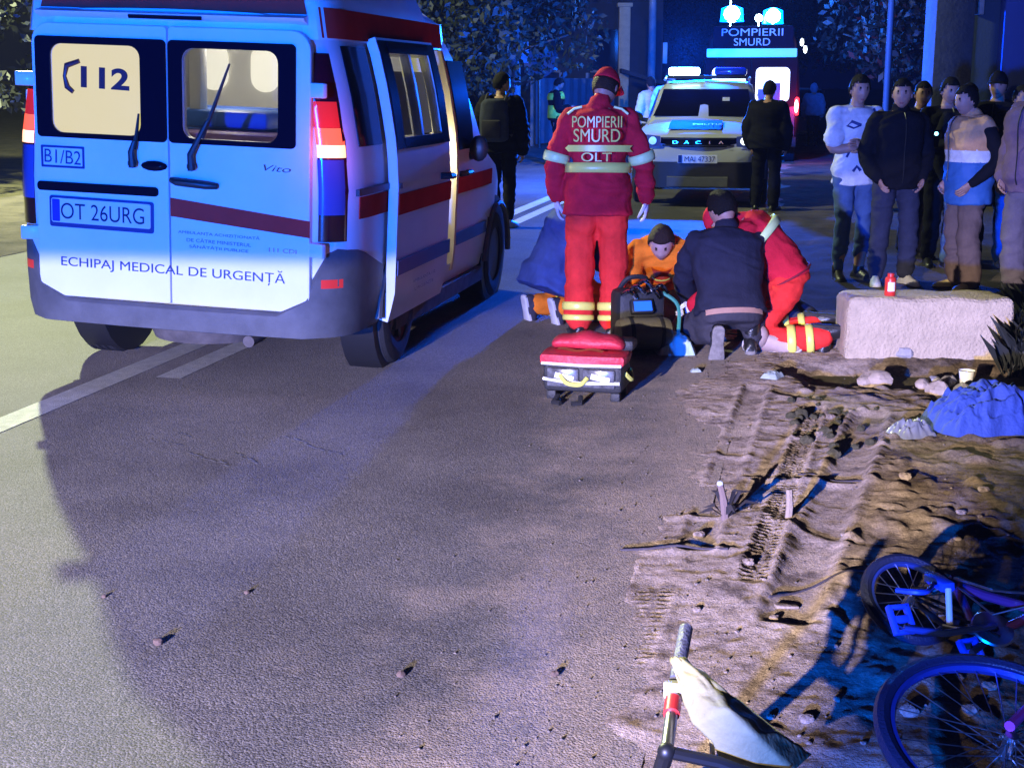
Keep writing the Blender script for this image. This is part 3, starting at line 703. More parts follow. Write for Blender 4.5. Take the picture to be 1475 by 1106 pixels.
def remesh(mb, name, voxel=.013, it=3, wr=0, seed=0, wsc=1.0):
    me = bpy.data.meshes.new(name); me.from_pydata(mb.v, [], mb.f); me.update(); o = link(name, me)
    def f(o):
        q = o.modifiers.new('r', 'REMESH'); q.mode = 'VOXEL'; q.voxel_size = voxel
        q = o.modifiers.new('s', 'SMOOTH'); q.iterations = it; q.factor = .5
    me2 = evaluated(o, [f]); bpy.data.meshes.remove(me); me2.name = name
    if wr:
        n = len(me2.vertices); co = np.empty(n * 3); me2.vertices.foreach_get('co', co); co = co.reshape(-1, 3)
        no = np.empty(n * 3); me2.vertex_normals.foreach_get('vector', no); no = no.reshape(-1, 3)
        p = co * np.array([7, 7, 13]) * wsc
        w = 1 - 2 * np.abs(noise3(p + noise3(p * .6, seed + 3)[:, None] * 2, seed) - .5) * 1.9
        w2 = noise3(co * 30 * wsc, seed + 9) - .5
        co = co + no * ((w - .45) * wr + w2 * wr * .5)[:, None]
        me2.vertices.foreach_set('co', co.ravel()); me2.update()
    me2.materials.clear(); me2.shade_smooth()
    return me2
HS = (.077, .098, .120)
def head_pt(d, hs):
    x, y, z = d
    r = Vector((x * hs[0], y * hs[1], z * hs[2]))
    if z < 0:
        r.x *= 1 - .30 * (-z) ** 1.3
        if y < 0: r.y *= 1 - .25 * (-z)
    if y > 0:
        g = lambda cx, cz, sx_, sz_: math.exp(-((abs(x) - cx) / sx_) ** 2 - ((z - cz) / sz_) ** 2)
        r.y += .026 * g(0, -.22, .10, .20) + .008 * g(0, -.05, .08, .2) - .010 * g(.36, .03, .16, .10) + .006 * g(.3, .20, .3, .08) + .007 * g(0, -.57, .22, .07) - .004 * g(0, -.50, .2, .04) + .010 * g(0, -.80, .25, .12) + .004 * g(.42, -.28, .2, .15)
    return r
def head_grid(n=30, m=22):
    vs = []
    for i in range(m + 1):
        th = math.pi * i / m
        for j in range(n):
            ph = 2 * math.pi * j / n; vs.append((math.sin(th) * math.cos(ph), math.sin(th) * math.sin(ph), math.cos(th)))
    return vs, [(i * n + j, (i + 1) * n + j, (i + 1) * n + (j + 1) % n, i * n + (j + 1) % n) for i in range(m) for j in range(n)]
def head_frame(J, s):
    f = V(J['face']).normalized(); u = V(J.get('up', (0, 0, 1))); u = (u - f * u.dot(f)).normalized(); r = f.cross(u)
    M = Matrix((r, f, u)).transposed().to_4x4(); M.translation = V(J['H']); return M
def add_head(mb, J, s):
    M = head_frame(J, s); hs = tuple(k * s for k in HS); vs, fs = head_grid()
    k0 = len(mb.v)
    pts = [M @ head_pt(d, hs) for d in vs]
    k = len(mb.v); mb.v += [tuple(q) for q in pts]
    for f in fs:
        c = [sum(vs[i][a] for i in f) / 4 for a in range(3)]; mi = 0
        if c[1] > 0:
            if abs(abs(c[0]) - .36) < .11 and abs(c[2] - .03) < .045: mi = 1
            elif abs(abs(c[0]) - .36) < .15 and abs(c[2] - .20) < .03: mi = 3
            elif abs(c[0]) < .22 and abs(c[2] + .55) < .06: mi = 2
        mb.f.append(tuple(i + k for i in f)); mb.m.append(mi)
    for sd in (-1, 1):
        mb.ball(M @ Vector((sd * hs[0] * .98, -.008 * s, -.005 * s)), .032 * s, 8, 0, (.35, .65, 1), M.to_3x3())
def add_hand(mb, w, d, nrm, side, s=1, curl=.5, mi=4):
    d = V(d).normalized(); nrm = V(nrm); nrm = (nrm - d * nrm.dot(d)); nrm = nrm.normalized() if nrm.length > 1e-4 else d.orthogonal().normalized(); lat = d.cross(nrm) * side
    w = V(w); mb2 = MB()
    rings = []
    for t, hw, hh in ((-.02, .026, .021), (.02, .032, .019), (.06, .041, .017), (.092, .041, .013)):
        c = w + d * t * s; rings.append([c + lat * hw * s * math.cos(a) + nrm * hh * s * math.sin(a) for a in [2 * math.pi * j / 10 for j in range(10)]])
    mb.loft(rings, mi)
    for k, (lo, ln) in enumerate(((.030, .072), (.010, .080), (-.011, .075), (-.031, .058))):
        p = w + d * .088 * s + lat * lo * s; a = 0; pts = [p - d * .012 * s]; 
        for q in (.45, .32, .23):
            pts.append(p); a += curl * (.6 if q == .45 else .9); p = p + (d * math.cos(a) + nrm * math.sin(a)) * ln * q * s
        pts.append(p); mb.tube(catmull(pts, 2), interp([.0098 * s, .0098 * s, .009 * s, .0085 * s, .006 * s], 9), 7, mi)
    b = w + d * .025 * s + lat * .026 * s
    pts = [b, b + (d * .6 + lat * .65 + nrm * .2) * .034 * s, b + (d * 1.25 + lat * .9 + nrm * .6) * .045 * s, b + (d * 1.9 + lat * .8 + nrm * 1.0) * .045 * s]
    mb.tube(pts, [.015 * s, .0125 * s, .0105 * s, .007 * s], 7, mi)
def append_mb(me, mb, name):
    """join a MB to a mesh, keep material slots by index"""
    n = len(me.vertices); co = np.empty(n * 3); me.vertices.foreach_get('co', co)
    fs = [tuple(p.vertices) for p in me.polygons]; vs = [tuple(q) for q in co.reshape(-1, 3)]
    out = MB(); out.add(vs, fs, 0); k = len(out.v); out.v += mb.v; out.f += [tuple(i + k for i in f) for f in mb.f]; out.m += mb.m
    m2 = out.mesh(name); bpy.data.meshes.remove(me); return m2
def shoe_mesh(ank, d, s, boot=0, up=(0, 0, 1)):
    """d: toe direction; the sole lies under the ankle"""
    d = V(d).normalized(); u = V(up); u = (u - d * u.dot(d)).normalized(); l = d.cross(u); a = V(ank)
    up_ = MB(); so = MB()
    base = a - u * .085 * s
    prof = [(-.075, .030, .050), (-.055, .036, .085), (0, .037, .105), (.06, .040, .085), (.11, .046, .062), (.16, .044, .048), (.19, .032, .036), (.205, .014, .026)]
    rings = []; rs = []
    for t, hw, hh in prof:
        c = base + d * t * s
        rings.append([c + l * hw * s * math.copysign(abs(math.cos(q)) ** .8, math.cos(q)) + u * (.012 * s + hh * s * max(0, math.sin(q)) - .006 * s * max(0, -math.sin(q))) for q in [2 * math.pi * j / 12 for j in range(12)]])
        
    up_.loft(rings)
    up_.capsule([a + u * -.02 * s, a + u * (.03 + boot) * s], [.046 * s, .050 * s], 12)
    for t, hw in ((-.085, .012), (-.078, .027), (-.06, .036), (-.02, .038), (.03, .035), (.07, .042), (.12, .049), (.16, .047), (.19, .036), (.205, .024), (.212, .010)):
        c = base + d * t * s; rs.append([c + l * sg * hw * s + u * z * s for sg, z in ((-1, .004), (-.85, 0), (.85, 0), (1, .004), (1, .022), (-1, .022))])
    so.loft(rs)
    return up_, so
def person(name, J, L, loc=(0, 0, 0), rot=0, s=1.0, label=None, group=None, voxel=.013):
    root = empty(name, loc, (0, 0, rot)); tag(root, label, 'person', group)
    J = {k: (tuple(q * s for q in v) if k not in ('face', 'up', 'fL', 'fR', 'fuL', 'fuR', 'nL', 'nR', 'hdL', 'hdR', 'curl', 'tm') else v) for k, v in J.items()}
    seed = sum(map(ord, label or name)) % 97
    w = L.get('wid', 1.0); top = L['top']; bot = L['bottom']
    # body
    b = MB(); torso(b, J, s * w, -.006, -.10)
    b.capsule([V(J['N']) - (V(J['H']) - V(J['N'])) * .25, V(J['H']).lerp(V(J['N']), .35)], [.062 * s, .054 * s], 12)
    for q in 'LR':
        limb(b, [J['s' + q], J['e' + q], J['w' + q]], [.052 * s, .050 * s, .044 * s, .040 * s, .029 * s])
        limb(b, [J['h' + q], J['k' + q], J['a' + q]], [.085 * s, .078 * s, .056 * s, .056 * s, .040 * s])
    me = remesh(b, 'body', voxel * .9, 2)
    x = MB(); add_head(x, J, s)
    for q, sd in (('L', -1), ('R', 1)):
        hd = J.get('hd' + q) or tuple(V(J['w' + q]) - V(J['e' + q]))
        nr = J.get('n' + q) or (-sd, .2, 0)
        add_hand(x, J['w' + q], hd, nr, -sd if True else sd, s, J.get('curl', .45))
    me = append_mb(me, x, 'body'); setm(me, [L.get('skin', SKIN), M_EYE, M_LIP, L.get('hairmat', M_HAIR), L.get('hand', L.get('skin', SKIN))]); me.shade_smooth(); link('body', me, root)
    # trousers
    loose = L.get('loose', .016)
    t = MB(); torso(t, J, s * w, .010, -.13, .14)
    tl = L.get('leg', 1.0)
    for q in 'LR':
        h_, k_, a_ = V(J['h' + q]), V(J['k' + q]), V(J['a' + q]); e = k_.lerp(a_, .94 * tl)
        limb(t, [h_, k_, e], [(.090 + .004) * s + loose * .5, .084 * s + loose * .6, .062 * s + loose * .9, .060 * s + loose, .046 * s + loose * 1.3])
    me = remesh(t, 'trousers', voxel, 2, L.get('wr', .015), seed); setm(me, bot); tr = link('trousers', me, root)
    # upper garment
    lo = L.get('toploose', .018); kind = L.get('kind', 'jacket'); hem = L.get('hem', -.16)
    g_ = MB(); torso(g_, J, s * w, lo, hem, 1.0 if kind != 'vest' else .97, 1.0, L.get('flare', .02))
    for q in 'LR':
        S, E, Wt = V(J['s' + q]), V(J['e' + q]), V(J['w' + q]); Nk = V(J['N'])
        g_.capsule([Nk.lerp(S, .15) - V((0, 0, .02)), S], [.05 * s + lo * .4, .058 * s + lo * .5], 10)
        if kind == 'vest': continue
        pts = [S, E, E.lerp(Wt, .97)] if kind == 'jacket' else [S, S.lerp(E, .38), S.lerp(E, .72)]
        limb(g_, pts, [.060 * s + lo * .6, .056 * s + lo * .8, .050 * s + lo, .046 * s + lo * .9, .036 * s + lo * .8] if kind == 'jacket' else [.060 * s + lo, .058 * s + lo, .060 * s + lo])
    if L.get('collar'):
        g_.capsule([V(J['N']) - (V(J['H']) - V(J['N'])) * .15, V(J['N']).lerp(V(J['H']), .25)], [.078 * s, .072 * s], 12)
    me = remesh(g_, L.get('topname', 'jacket'), voxel, 2, L.get('wr', .015), seed + 7); setm(me, top); tp = link(L.get('topname', 'jacket'), me, root)
    if L.get('under'):                                      # sleeves of a pullover below a vest
        g_ = MB()
        torso(g_, J, s * w, .004, .2, 1.0)
        for q in 'LR': limb(g_, [J['s' + q], J['e' + q], V(J['e' + q]).lerp(V(J['w' + q]), .97)], [.070 * s, .064 * s, .058 * s, .054 * s, .044 * s])
        me = remesh(g_, 'pullover', voxel, 2, .008, seed + 3); setm(me, L['under']); link('pullover', me, root)
    # shoes
    for q in 'LR':
        u_, so = shoe_mesh(J['a' + q], J.get('f' + q, (0, 1, 0)), s, L.get('boot', 0), J.get('fu' + q, (0, 0, 1)))
        sh = u_.build('shoe', L['shoe'], root, ang=60, sub=0); so.build('sole', L.get('sole', M_RUB), sh, .004)
    # hair or cap
    M = head_frame(J, s); hs = tuple(k * s for k in HS); vs, fs = head_grid(34, 24)
    hr = L.get('hair', 'short')
    def shell(nm, m, off, cond, parent=root, th=.012):
        h = MB(); used = [f for f in fs if cond(*[sum(vs[i][a] for i in f) / 4 for a in range(3)])]
        pts = []
        for d in vs:
            p = head_pt(d, hs); p = p + Vector(d) * off * s * (1 + .35 * (noise2(np.array([d[0] * 4.]), np.array([d[2] * 4. + d[1] * 3]), seed)[0] - .5)); pts.append(M @ p)
        h.v = [tuple(q) for q in pts]; h.f = used; h.m = [0] * len(used); me = h.mesh(nm)
        bm = bmesh.new(); bm.from_mesh(me); bmesh.ops.delete(bm, geom=[v for v in bm.verts if not v.link_faces], context='VERTS'); bm.to_mesh(me); bm.free()
        setm(me, m); o = link(nm, me, parent)
        def f(o): q = o.modifiers.new('t', 'SOLIDIFY'); q.thickness = th * s; q.offset = -1
        bake(o, extra=[f]); o.data.shade_smooth(); return o
    def jag(x, y, z): return .05 * (noise2(np.array([x * 7. + 9]), np.array([y * 7. + z * 5 + seed]), 2)[0] - .5)
    if hr == 'short': shell('hair', L.get('hairmat', M_HAIR), .013, lambda x, y, z: (z > (L.get('line', .55) + jag(x, y, z) if y > .45 else L.get('line', .55) + jag(x, y, z) - (.45 - y) * 1.25) and z > -.50) or (abs(x) > .8 and .0 < y < .25 and z > -.05), th=.010)
    if hr == 'tied':
        o = shell('hair', L.get('hairmat', M_HAIR), .014, lambda x, y, z: z > (.38 if y > .3 else .38 - (.3 - y) * .75) and z > -.45)
        k = MB(); k.ball(M @ Vector((0, -.11 * s, .06 * s)), .045 * s, 10); k.build('hair_bun', L.get('hairmat', M_HAIR), o)
    if hr == 'hood': shell('hood', top, .035, lambda x, y, z: y < .45 or z > .62, th=.02)
    if hr == 'cap':
        c_ = shell('cap', L['capmat'], .011, lambda x, y, z: z > .26 - (.04 if y < 0 else 0), th=.010)
        v = MB(); rings = []
        for a in np.linspace(-60, 60, 9):
            ca, sa = math.sin(R_(a)), math.cos(R_(a)); r0, r1 = .085, .085 + .075 * max(.1, math.cos(R_(a * 1.3)))
            rings.append([M @ Vector((ca * hs[0] * 1.18, sa * hs[1] * 1.12, (.030 + dz) * s)) if r == r0 else M @ Vector((ca * r * s * .95, sa * (r + .02) * s, (.018 + dz - .012 * abs(ca)) * s)) for r, dz in ((r0, 0), (r1, 0), (r1, .006), (r0, .006))])
        v.loft(rings); v.build('visor', L['capmat'], c_)
        shell('hair', L.get('hairmat', M_HAIR), .008, lambda x, y, z: y < .25 and -.40 < z < .25)
    root['tops'] = 0; del root['tops']
    if kind == 'jacket' and J['P'][2] > .8 * s: zipper(tp, J, s, lo + .010, M_DKSTEEL, w)
    return root, J, tp, tr, s
def front_at(J, s, t, x, off, wid=1.0):
    r = torso_ring(J, t, (float(np.interp(t, [k[0] for k in TORSO], [k[1] for k in TORSO])) * s * wid + off), float(np.interp(t, [k[0] for k in TORSO], [k[2] for k in TORSO])) * s * wid + off, 40)
    i = 10 - x * 10; a = int(math.floor(i)); return r[a % 40].lerp(r[(a + 1) % 40], i - a)
def zipper(parent, J, s, off, m, wid=1.0, t0=-.1, t1=.95, x=0, r=.005, name='zip'):
    b = MB(); b.tube([front_at(J, s, t, x, off, wid) for t in np.linspace(t0, t1, 14)], r, 6); return b.build(name, m, parent)
def leg_band(parent, J, q, t0, t1, r, m, name='reflective_band'):
    h_, k_, a_ = (V(J['h' + q]), V(J['k' + q]), V(J['a' + q])); path = catmull([h_, k_, a_], 10)
    return poly_band(parent, path, t0, t1, r, m, name)
def arm_band(parent, J, q, t0, t1, r, m, name='reflective_band'):
    return poly_band(parent, catmull([V(J['s' + q]), V(J['e' + q]), V(J['w' + q])], 10), t0, t1, r, m, name)
def poly_band(parent, path, t0, t1, r, m, name):
    L = len(path) - 1
    def at(t): f = t * L; i = min(int(f), L - 1); return path[i].lerp(path[i + 1], f - i)
    ts = np.linspace(t0, t1, 4); b = MB(); b.tube([at(t) for t in ts], [r * .97, r, r, r * .97], 20, 0, False); me = b.mesh(name); setm(me, m); o = link(name, me, parent)
    def f(o): q = o.modifiers.new('t', 'SOLIDIFY'); q.thickness = .012; q.offset = -1
    bake(o, extra=[f]); o.data.shade_smooth(); return o
def torso_band(parent, J, s, t0, t1, off, m, w=1.0, name='reflective_band'):
    b = MB(); rings = []
    for t in np.linspace(t0, t1, 3):
        rx = float(np.interp(t, [k[0] for k in TORSO], [k[1] for k in TORSO])) * s * w; ry = float(np.interp(t, [k[0] for k in TORSO], [k[2] for k in TORSO])) * s * w
        rings.append(torso_ring(J, t, rx + off, ry + off, 28))
    b.loft(rings, 0, False); me = b.mesh(name); setm(me, m); o = link(name, me, parent)
    def f(o): q = o.modifiers.new('t', 'SOLIDIFY'); q.thickness = .012; q.offset = -1
    bake(o, extra=[f]); o.data.shade_smooth(); return o

def standing(arms='down', stance=.11, turn=(0, 1, 0), step=0, bend=0, head=(0, .03, 1.615), weight=0):
    J = dict(P=(0, 0, .95), C=(0, .01 + bend * .3, 1.25), N=(0, -.015 + bend, 1.46 - bend * .1), H=(head[0], head[1] + bend * 1.3, head[2] - bend * .25), hL=(-.09, 0, .91), hR=(.09, 0, .91),
             kL=(-stance * .95, .03 + step * .5, .50), kR=(stance * .95, .03 - step * .3, .50), aL=(-stance, -.02 + step, .09), aR=(stance, -.02 - step, .09),
             sL=(-.180, -.015 + bend * .9, 1.40 - bend * .1), sR=(.180, -.015 + bend * .9, 1.40 - bend * .1), face=turn, fL=(-.25, 1, 0), fR=(.25, 1, 0))
    A_ = {'down': ((.245, -.03, 1.12), (.235, .06, .88)), 'pocket': ((.275, -.08, 1.13), (.19, .09, .93)), 'crossed': ((.235, .06, 1.13), (-.06, .23, 1.17)),
          'hold': ((.215, .02, 1.12), (.09, .27, 1.14)), 'swing': ((.25, -.02, 1.13), (.25, .10, .90))}[arms]
    for q, sd in (('L', -1), ('R', 1)):
        e, w_ = A_; J['e' + q] = (sd * e[0], e[1] + bend * .8, e[2]); J['w' + q] = (sd * w_[0], w_[1] + bend * .7 + (.03 if arms == 'crossed' and sd > 0 else 0), w_[2] + (.04 if arms == 'crossed' and sd > 0 else 0))
    return J
# materials
C_RED = cloth('red_uniform', (.60, .016, .035)); C_RED2 = cloth('lit_red_trousers', (.78, .035, .03)); C_BLACK = cloth('black_cloth', (.006, .006, .010)); C_NAVY = cloth('dark_navy_cloth', (.022, .022, .040)); C_CHAR = cloth('charcoal_cloth', (.045, .042, .055))  # C_RED2 is a brighter red: headlamp light on the legs put into the colour
C_JEAN = cloth('blue_jeans', (.06, .11, .24)); C_DJEAN = cloth('dark_jeans', (.03, .033, .06)); C_WHITE = cloth('white_cotton', (.66, .66, .68)); C_BROWN = cloth('brown_trousers', (.13, .09, .08))
C_ORANGE = cloth('orange_uniform', (.85, .20, .015)); C_MAUVE = cloth('mauve_jacket', (.14, .09, .14)); C_BLUE = cloth('blue_jacket', (.035, .06, .20)); C_PALEBLUE = cloth('pale_blue_hoodie', (.22, .42, .68))
M_REFLY = mat('yellow_reflective', (.85, .78, .16), .35, emit=(1, .75, .15), estr=.0); M_REFLS = mat('silver_reflective', (.74, .88, .36), .4)
M_LEATHER = mat('black_leather', (.014, .013, .014), .35, bump=.2, bscale=60); M_SNEAK = mat('white_sneaker', (.62, .62, .6), .5, var=.15); M_YSHOE = mat('yellow_suede', (.5, .40, .16), .7, var=.15)
M_SOLE = mat('white_sole', (.55, .52, .5), .6)
# -- the standing firefighter
J = standing('down', .115, (.35, .85, -.42), 0, .03)
J.update(eL=(-.27, -.02, 1.13), wL=(-.265, .02, .90), eR=(.285, .02, 1.13), wR=(.31, .10, .89), hdL=(.05, .2, -1), hdR=(0.05, .25, -1), H=(.04, .09, 1.595))
p, Jf, tp, tr, s = person('person', J, dict(top=C_RED, bottom=C_RED2, shoe=M_LEATHER, hand=M_GLOVE, hair='cap', capmat=C_RED, hairmat=M_BROWNHAIR, toploose=.018, hem=-.30, flare=.10, loose=.034, boot=.10, collar=1, wid=1.03),
    G(858, 484), R_(-6), 1.0, 'standing firefighter in red uniform and red cap, back turned, POMPIERII SMURD on the jacket', None, .011)
FIREFIGHTER = p
for q in 'LR':
    leg_band(tr, Jf, q, .80, .865, .108, M_REFLY); leg_band(tr, Jf, q, .905, .965, .104, M_REFLY)
    arm_band(tp, Jf, q, .40, .50, .086, M_REFLS)
torso_band(tp, Jf, 1.05, .21, .30, .048, M_REFLY)
ff = torso_ring(Jf, .7, .2, .16)
for i, (st, z, hh, ww, m_) in enumerate((('POMPIERII', 1.385, .07, .31, M_REFLY), ('SMURD', 1.302, .08, .29, M_REFLY), ('OLT', 1.170, .055, .19, M_REFLY))):
    o = text('back_lettering', st, frame((0, -.19, z), (1, 0, 0), (0, 0, 1)), m_, tp, hh, ww, bold=0)
    co = [v.co.copy() for v in o.data.vertices]
    for v, c in zip(o.data.vertices, co): v.co.y = -.178 - .05 * (1 - (c.x / .2) ** 2) + .02 * (c.z - 1.2) + Jf['C'][1] * 0
b = MB(); b.loft([[q for q in torso_ring(Jf, t, .178 * 1.08 + .052, .130 * 1.08 + .052, 40)[24 + k:37 + k]] for t, k in ((.40, 1), (.435, 0), (.47, 1))], 0, False, False); b.build('back_panel', M_REFLY, tp)
for sd in (-1, 1):
    b = MB(); b.tube([(sd * .10, -.10, 1.475), (sd * .15, -.095, 1.462), (sd * .19, -.10, 1.43)], .008, 6); b.build('shoulder_piping', M_REFLS, tp)
# -- the squatting man in the dark jacket
J = dict(P=(0, 0, .26), C=(0, .10, .50), N=(.01, .20, .73), H=(-.01, .27, .865), face=(-.25, .75, -.6), hL=(-.10, .02, .24), hR=(.10, .02, .25), kL=(-.20, .34, .10), aL=(-.10, -.06, .15), kR=(.27, .36, .42), aR=(.14, .03, .10),
         fL=(.0, .25, -1), fuL=(0, 1, .25), fR=(.25, 1, 0), sL=(-.185, .17, .675), sR=(.185, .17, .675), eL=(-.205, .40, .44), eR=(.27, .40, .45), wL=(-.12, .62, .25), wR=(.14, .62, .28))
p, Jq, tp, tr, s = person('person', J, dict(top=C_NAVY, bottom=C_CHAR, shoe=M_LEATHER, sole=mat('grey_tread', (.20, .18, .17), .8, var=.3, vscale=40), hair='short', toploose=.026, hem=.0, flare=.02, boot=.06, collar=1, wid=1.1, wr=.012),
    G(1050, 513), R_(4), 1.0, 'man squatting with his back to us in a dark jacket, skin showing at the waist', None, .011)
b = MB(); b.loft([[q * .0 + c for c in ()] for q in ()], 0, False) if False else None
w = MB(); ring = torso_ring(Jq, -.0, .205, .172, 40); ring2 = torso_ring(Jq, -.065, .205, .176, 40)
idx = [i for i in range(40) if 24 <= i <= 36]
w.loft([[ring[i] for i in idx], [ring2[i] for i in idx]], 0, False, False); w.build('bare_waist', SKIN, p)
# -- the red paramedic kneeling on the right
J = dict(P=(0, .02, .44), C=(0, .15, .64), N=(0, .33, .77), H=(0, .44, .78), face=(.1, .6, -.8), hL=(-.10, .02, .41), hR=(.10, .02, .41), kL=(-.15, .20, .09), kR=(.13, .20, .09), aL=(-.14, -.20, .09), aR=(.12, -.16, .12),
         fL=(.1, -1, -.05), fR=(-.1, -1, -.05), fuL=(0, 0, -1), fuR=(0, 0, -1), sL=(-.175, .29, .73), sR=(.175, .29, .73), eL=(-.25, .39, .48), eR=(.24, .48, .45), wL=(-.14, .60, .26), wR=(.12, .62, .26))
p, Jr, tp, tr, s = person('person', J, dict(top=C_RED, bottom=C_RED2, shoe=M_LEATHER, hand=M_GLOVE, hair='cap', capmat=C_RED, toploose=.018, hem=-.02, flare=0, loose=.022, boot=.14, collar=1, wid=.96, wr=.016),
    G(1137, 500), R_(80), 1.0, 'paramedic in red kneeling at the right end of the group, bent forward, boots behind', None, .011)
for q in 'LR':
    leg_band(tr, Jr, q, .74, .79, .098, M_REFLY); leg_band(tr, Jr, q, .85, .90, .095, M_REFLY); arm_band(tp, Jr, q, .20, .30, .092, M_REFLS); 
torso_band(tp, Jr, .96, .60, .69, .040, M_REFLS); torso_band(tp, Jr, .96, .02, .06, .034, mat('dark_red_hem', (.22, .005, .02), .8), 1, 'hem')
# -- the woman in orange facing us
J = dict(P=(0, -.16, .30), C=(0, .02, .46), N=(0, .17, .56), H=(.01, .25, .60), face=(.05, .80, -.58), hL=(-.10, -.14, .28), hR=(.10, -.14, .28), kL=(-.17, .16, .09), kR=(.17, .16, .09), aL=(-.14, -.24, .09), aR=(.14, -.24, .09),
         fL=(.1, -1, -.05), fR=(-.1, -1, -.05), fuL=(0, 0, -1), fuR=(0, 0, -1), sL=(-.155, .13, .53), sR=(.155, .13, .53), eL=(-.20, .26, .32), eR=(.24, .22, .32), wL=(-.12, .40, .13), wR=(.16, .42, .20), nL=(0, -1, 0), nR=(0, -1, 0))
p, Jw, tp, tr, s = person('person', J, dict(top=C_ORANGE, bottom=C_ORANGE, shoe=M_LEATHER, kind='tee', topname='shirt', hair='short', line=.48, hairmat=M_BROWNHAIR, skin=mat('pale_skin', (.52, .32, .26), .5), toploose=.020, hem=-.12, wid=.92),
    G(950, 470), R_(176), 1.0, 'woman with tied dark hair in an orange uniform, kneeling and looking down', None, .011)
b = MB(); b.loft([torso_ring(Jw, t, .105, .15, 24)[3:10] for t in (.35, .5, .65, .8)], 0, False, False); bib = b.build('bib', mat('red_bib', (.55, .06, .03), .7), tp)
b = MB(); b.loft([torso_ring(Jw, t, .105, .158, 24)[4:9] for t in (.44, .49)], 0, False, False); b.build('bib_stripe', M_REFLS, bib)
# -- the kneeling paramedic in blue and orange behind the firefighter's legs
J = dict(P=(0, 0, .33), C=(0, .10, .55), N=(0, .24, .74), H=(0, .38, .78), face=(.0, .7, -.7), hL=(-.10, 0, .31), hR=(.10, 0, .31), kL=(-.14, .34, .09), kR=(.14, .36, .09), aL=(-.12, -.10, .11), aR=(.12, -.02, .12),
         fL=(0, .2, -1), fuL=(0, 1, .2), fR=(0, .25, -1), fuR=(0, 1, .25), sL=(-.185, .21, .69), sR=(.185, .21, .69), eL=(-.23, .38, .46), eR=(.23, .38, .46), wL=(-.12, .60, .30), wR=(.12, .60, .30))
p, Jb, tp, tr, s = person('person', J, dict(top=C_BLUE, bottom=C_ORANGE, shoe=C_CHAR, sole=M_SOLE, hair='short', toploose=.040, hem=-.26, flare=.12, loose=.02, wid=1.15),
    G(800, 462), R_(-62), 1.0, 'paramedic in long blue jacket and orange trousers kneeling at the left of the group', None, .012)
for q in 'LR': leg_band(tr, Jb, q, .66, .70, .088, M_REFLY); leg_band(tr, Jb, q, .80, .84, .086, M_REFLY)
# -- the casualty lying between them
J = dict(P=(0, 0, .12), C=(0, .22, .13), N=(0, .46, .13), H=(0, .60, .13), face=(0, .15, 1), up=(0, 1, .0), hL=(-.09, -.04, .11), hR=(.09, -.04, .11), kL=(-.12, -.40, .22), kR=(.12, -.40, .20), aL=(-.12, -.66, .08), aR=(.13, -.68, .08),
         fL=(-.2, -1, .2), fuL=(0, 0, 1), fR=(.2, -1, .2), fuR=(0, 0, 1), sL=(-.18, .40, .12), sR=(.18, .40, .12), eL=(-.32, .16, .07), eR=(.30, .14, .07), wL=(-.34, -.08, .06), wR=(.30, -.10, .06))
p, Jc, tp, tr, s = person('person', J, dict(top=cloth('grey_shirt', (.16, .16, .17)), bottom=C_DJEAN, shoe=M_LEATHER, kind='tee', topname='shirt', hair='short'),
    G(1042, 478), R_(58), .95, 'casualty lying on the road among the kneeling helpers, almost hidden by them', None, .013)
up_, so_ = shoe_mesh((0, 0, .052), (1, -.28, .0), 1.25, 0, (.1, -.75, .66)); sh = up_.build('lost_shoe', mat('pale_shoe', (.45, .33, .30), .6, var=.1), None, ang=60); sh.location = G(1092, 508) + V((0, 0, .045)); so_.build('sole', M_SOLE, sh, .004)
tag(sh, 'pale shoe lying on its side below the knees of the kneeling red paramedic', 'shoe')
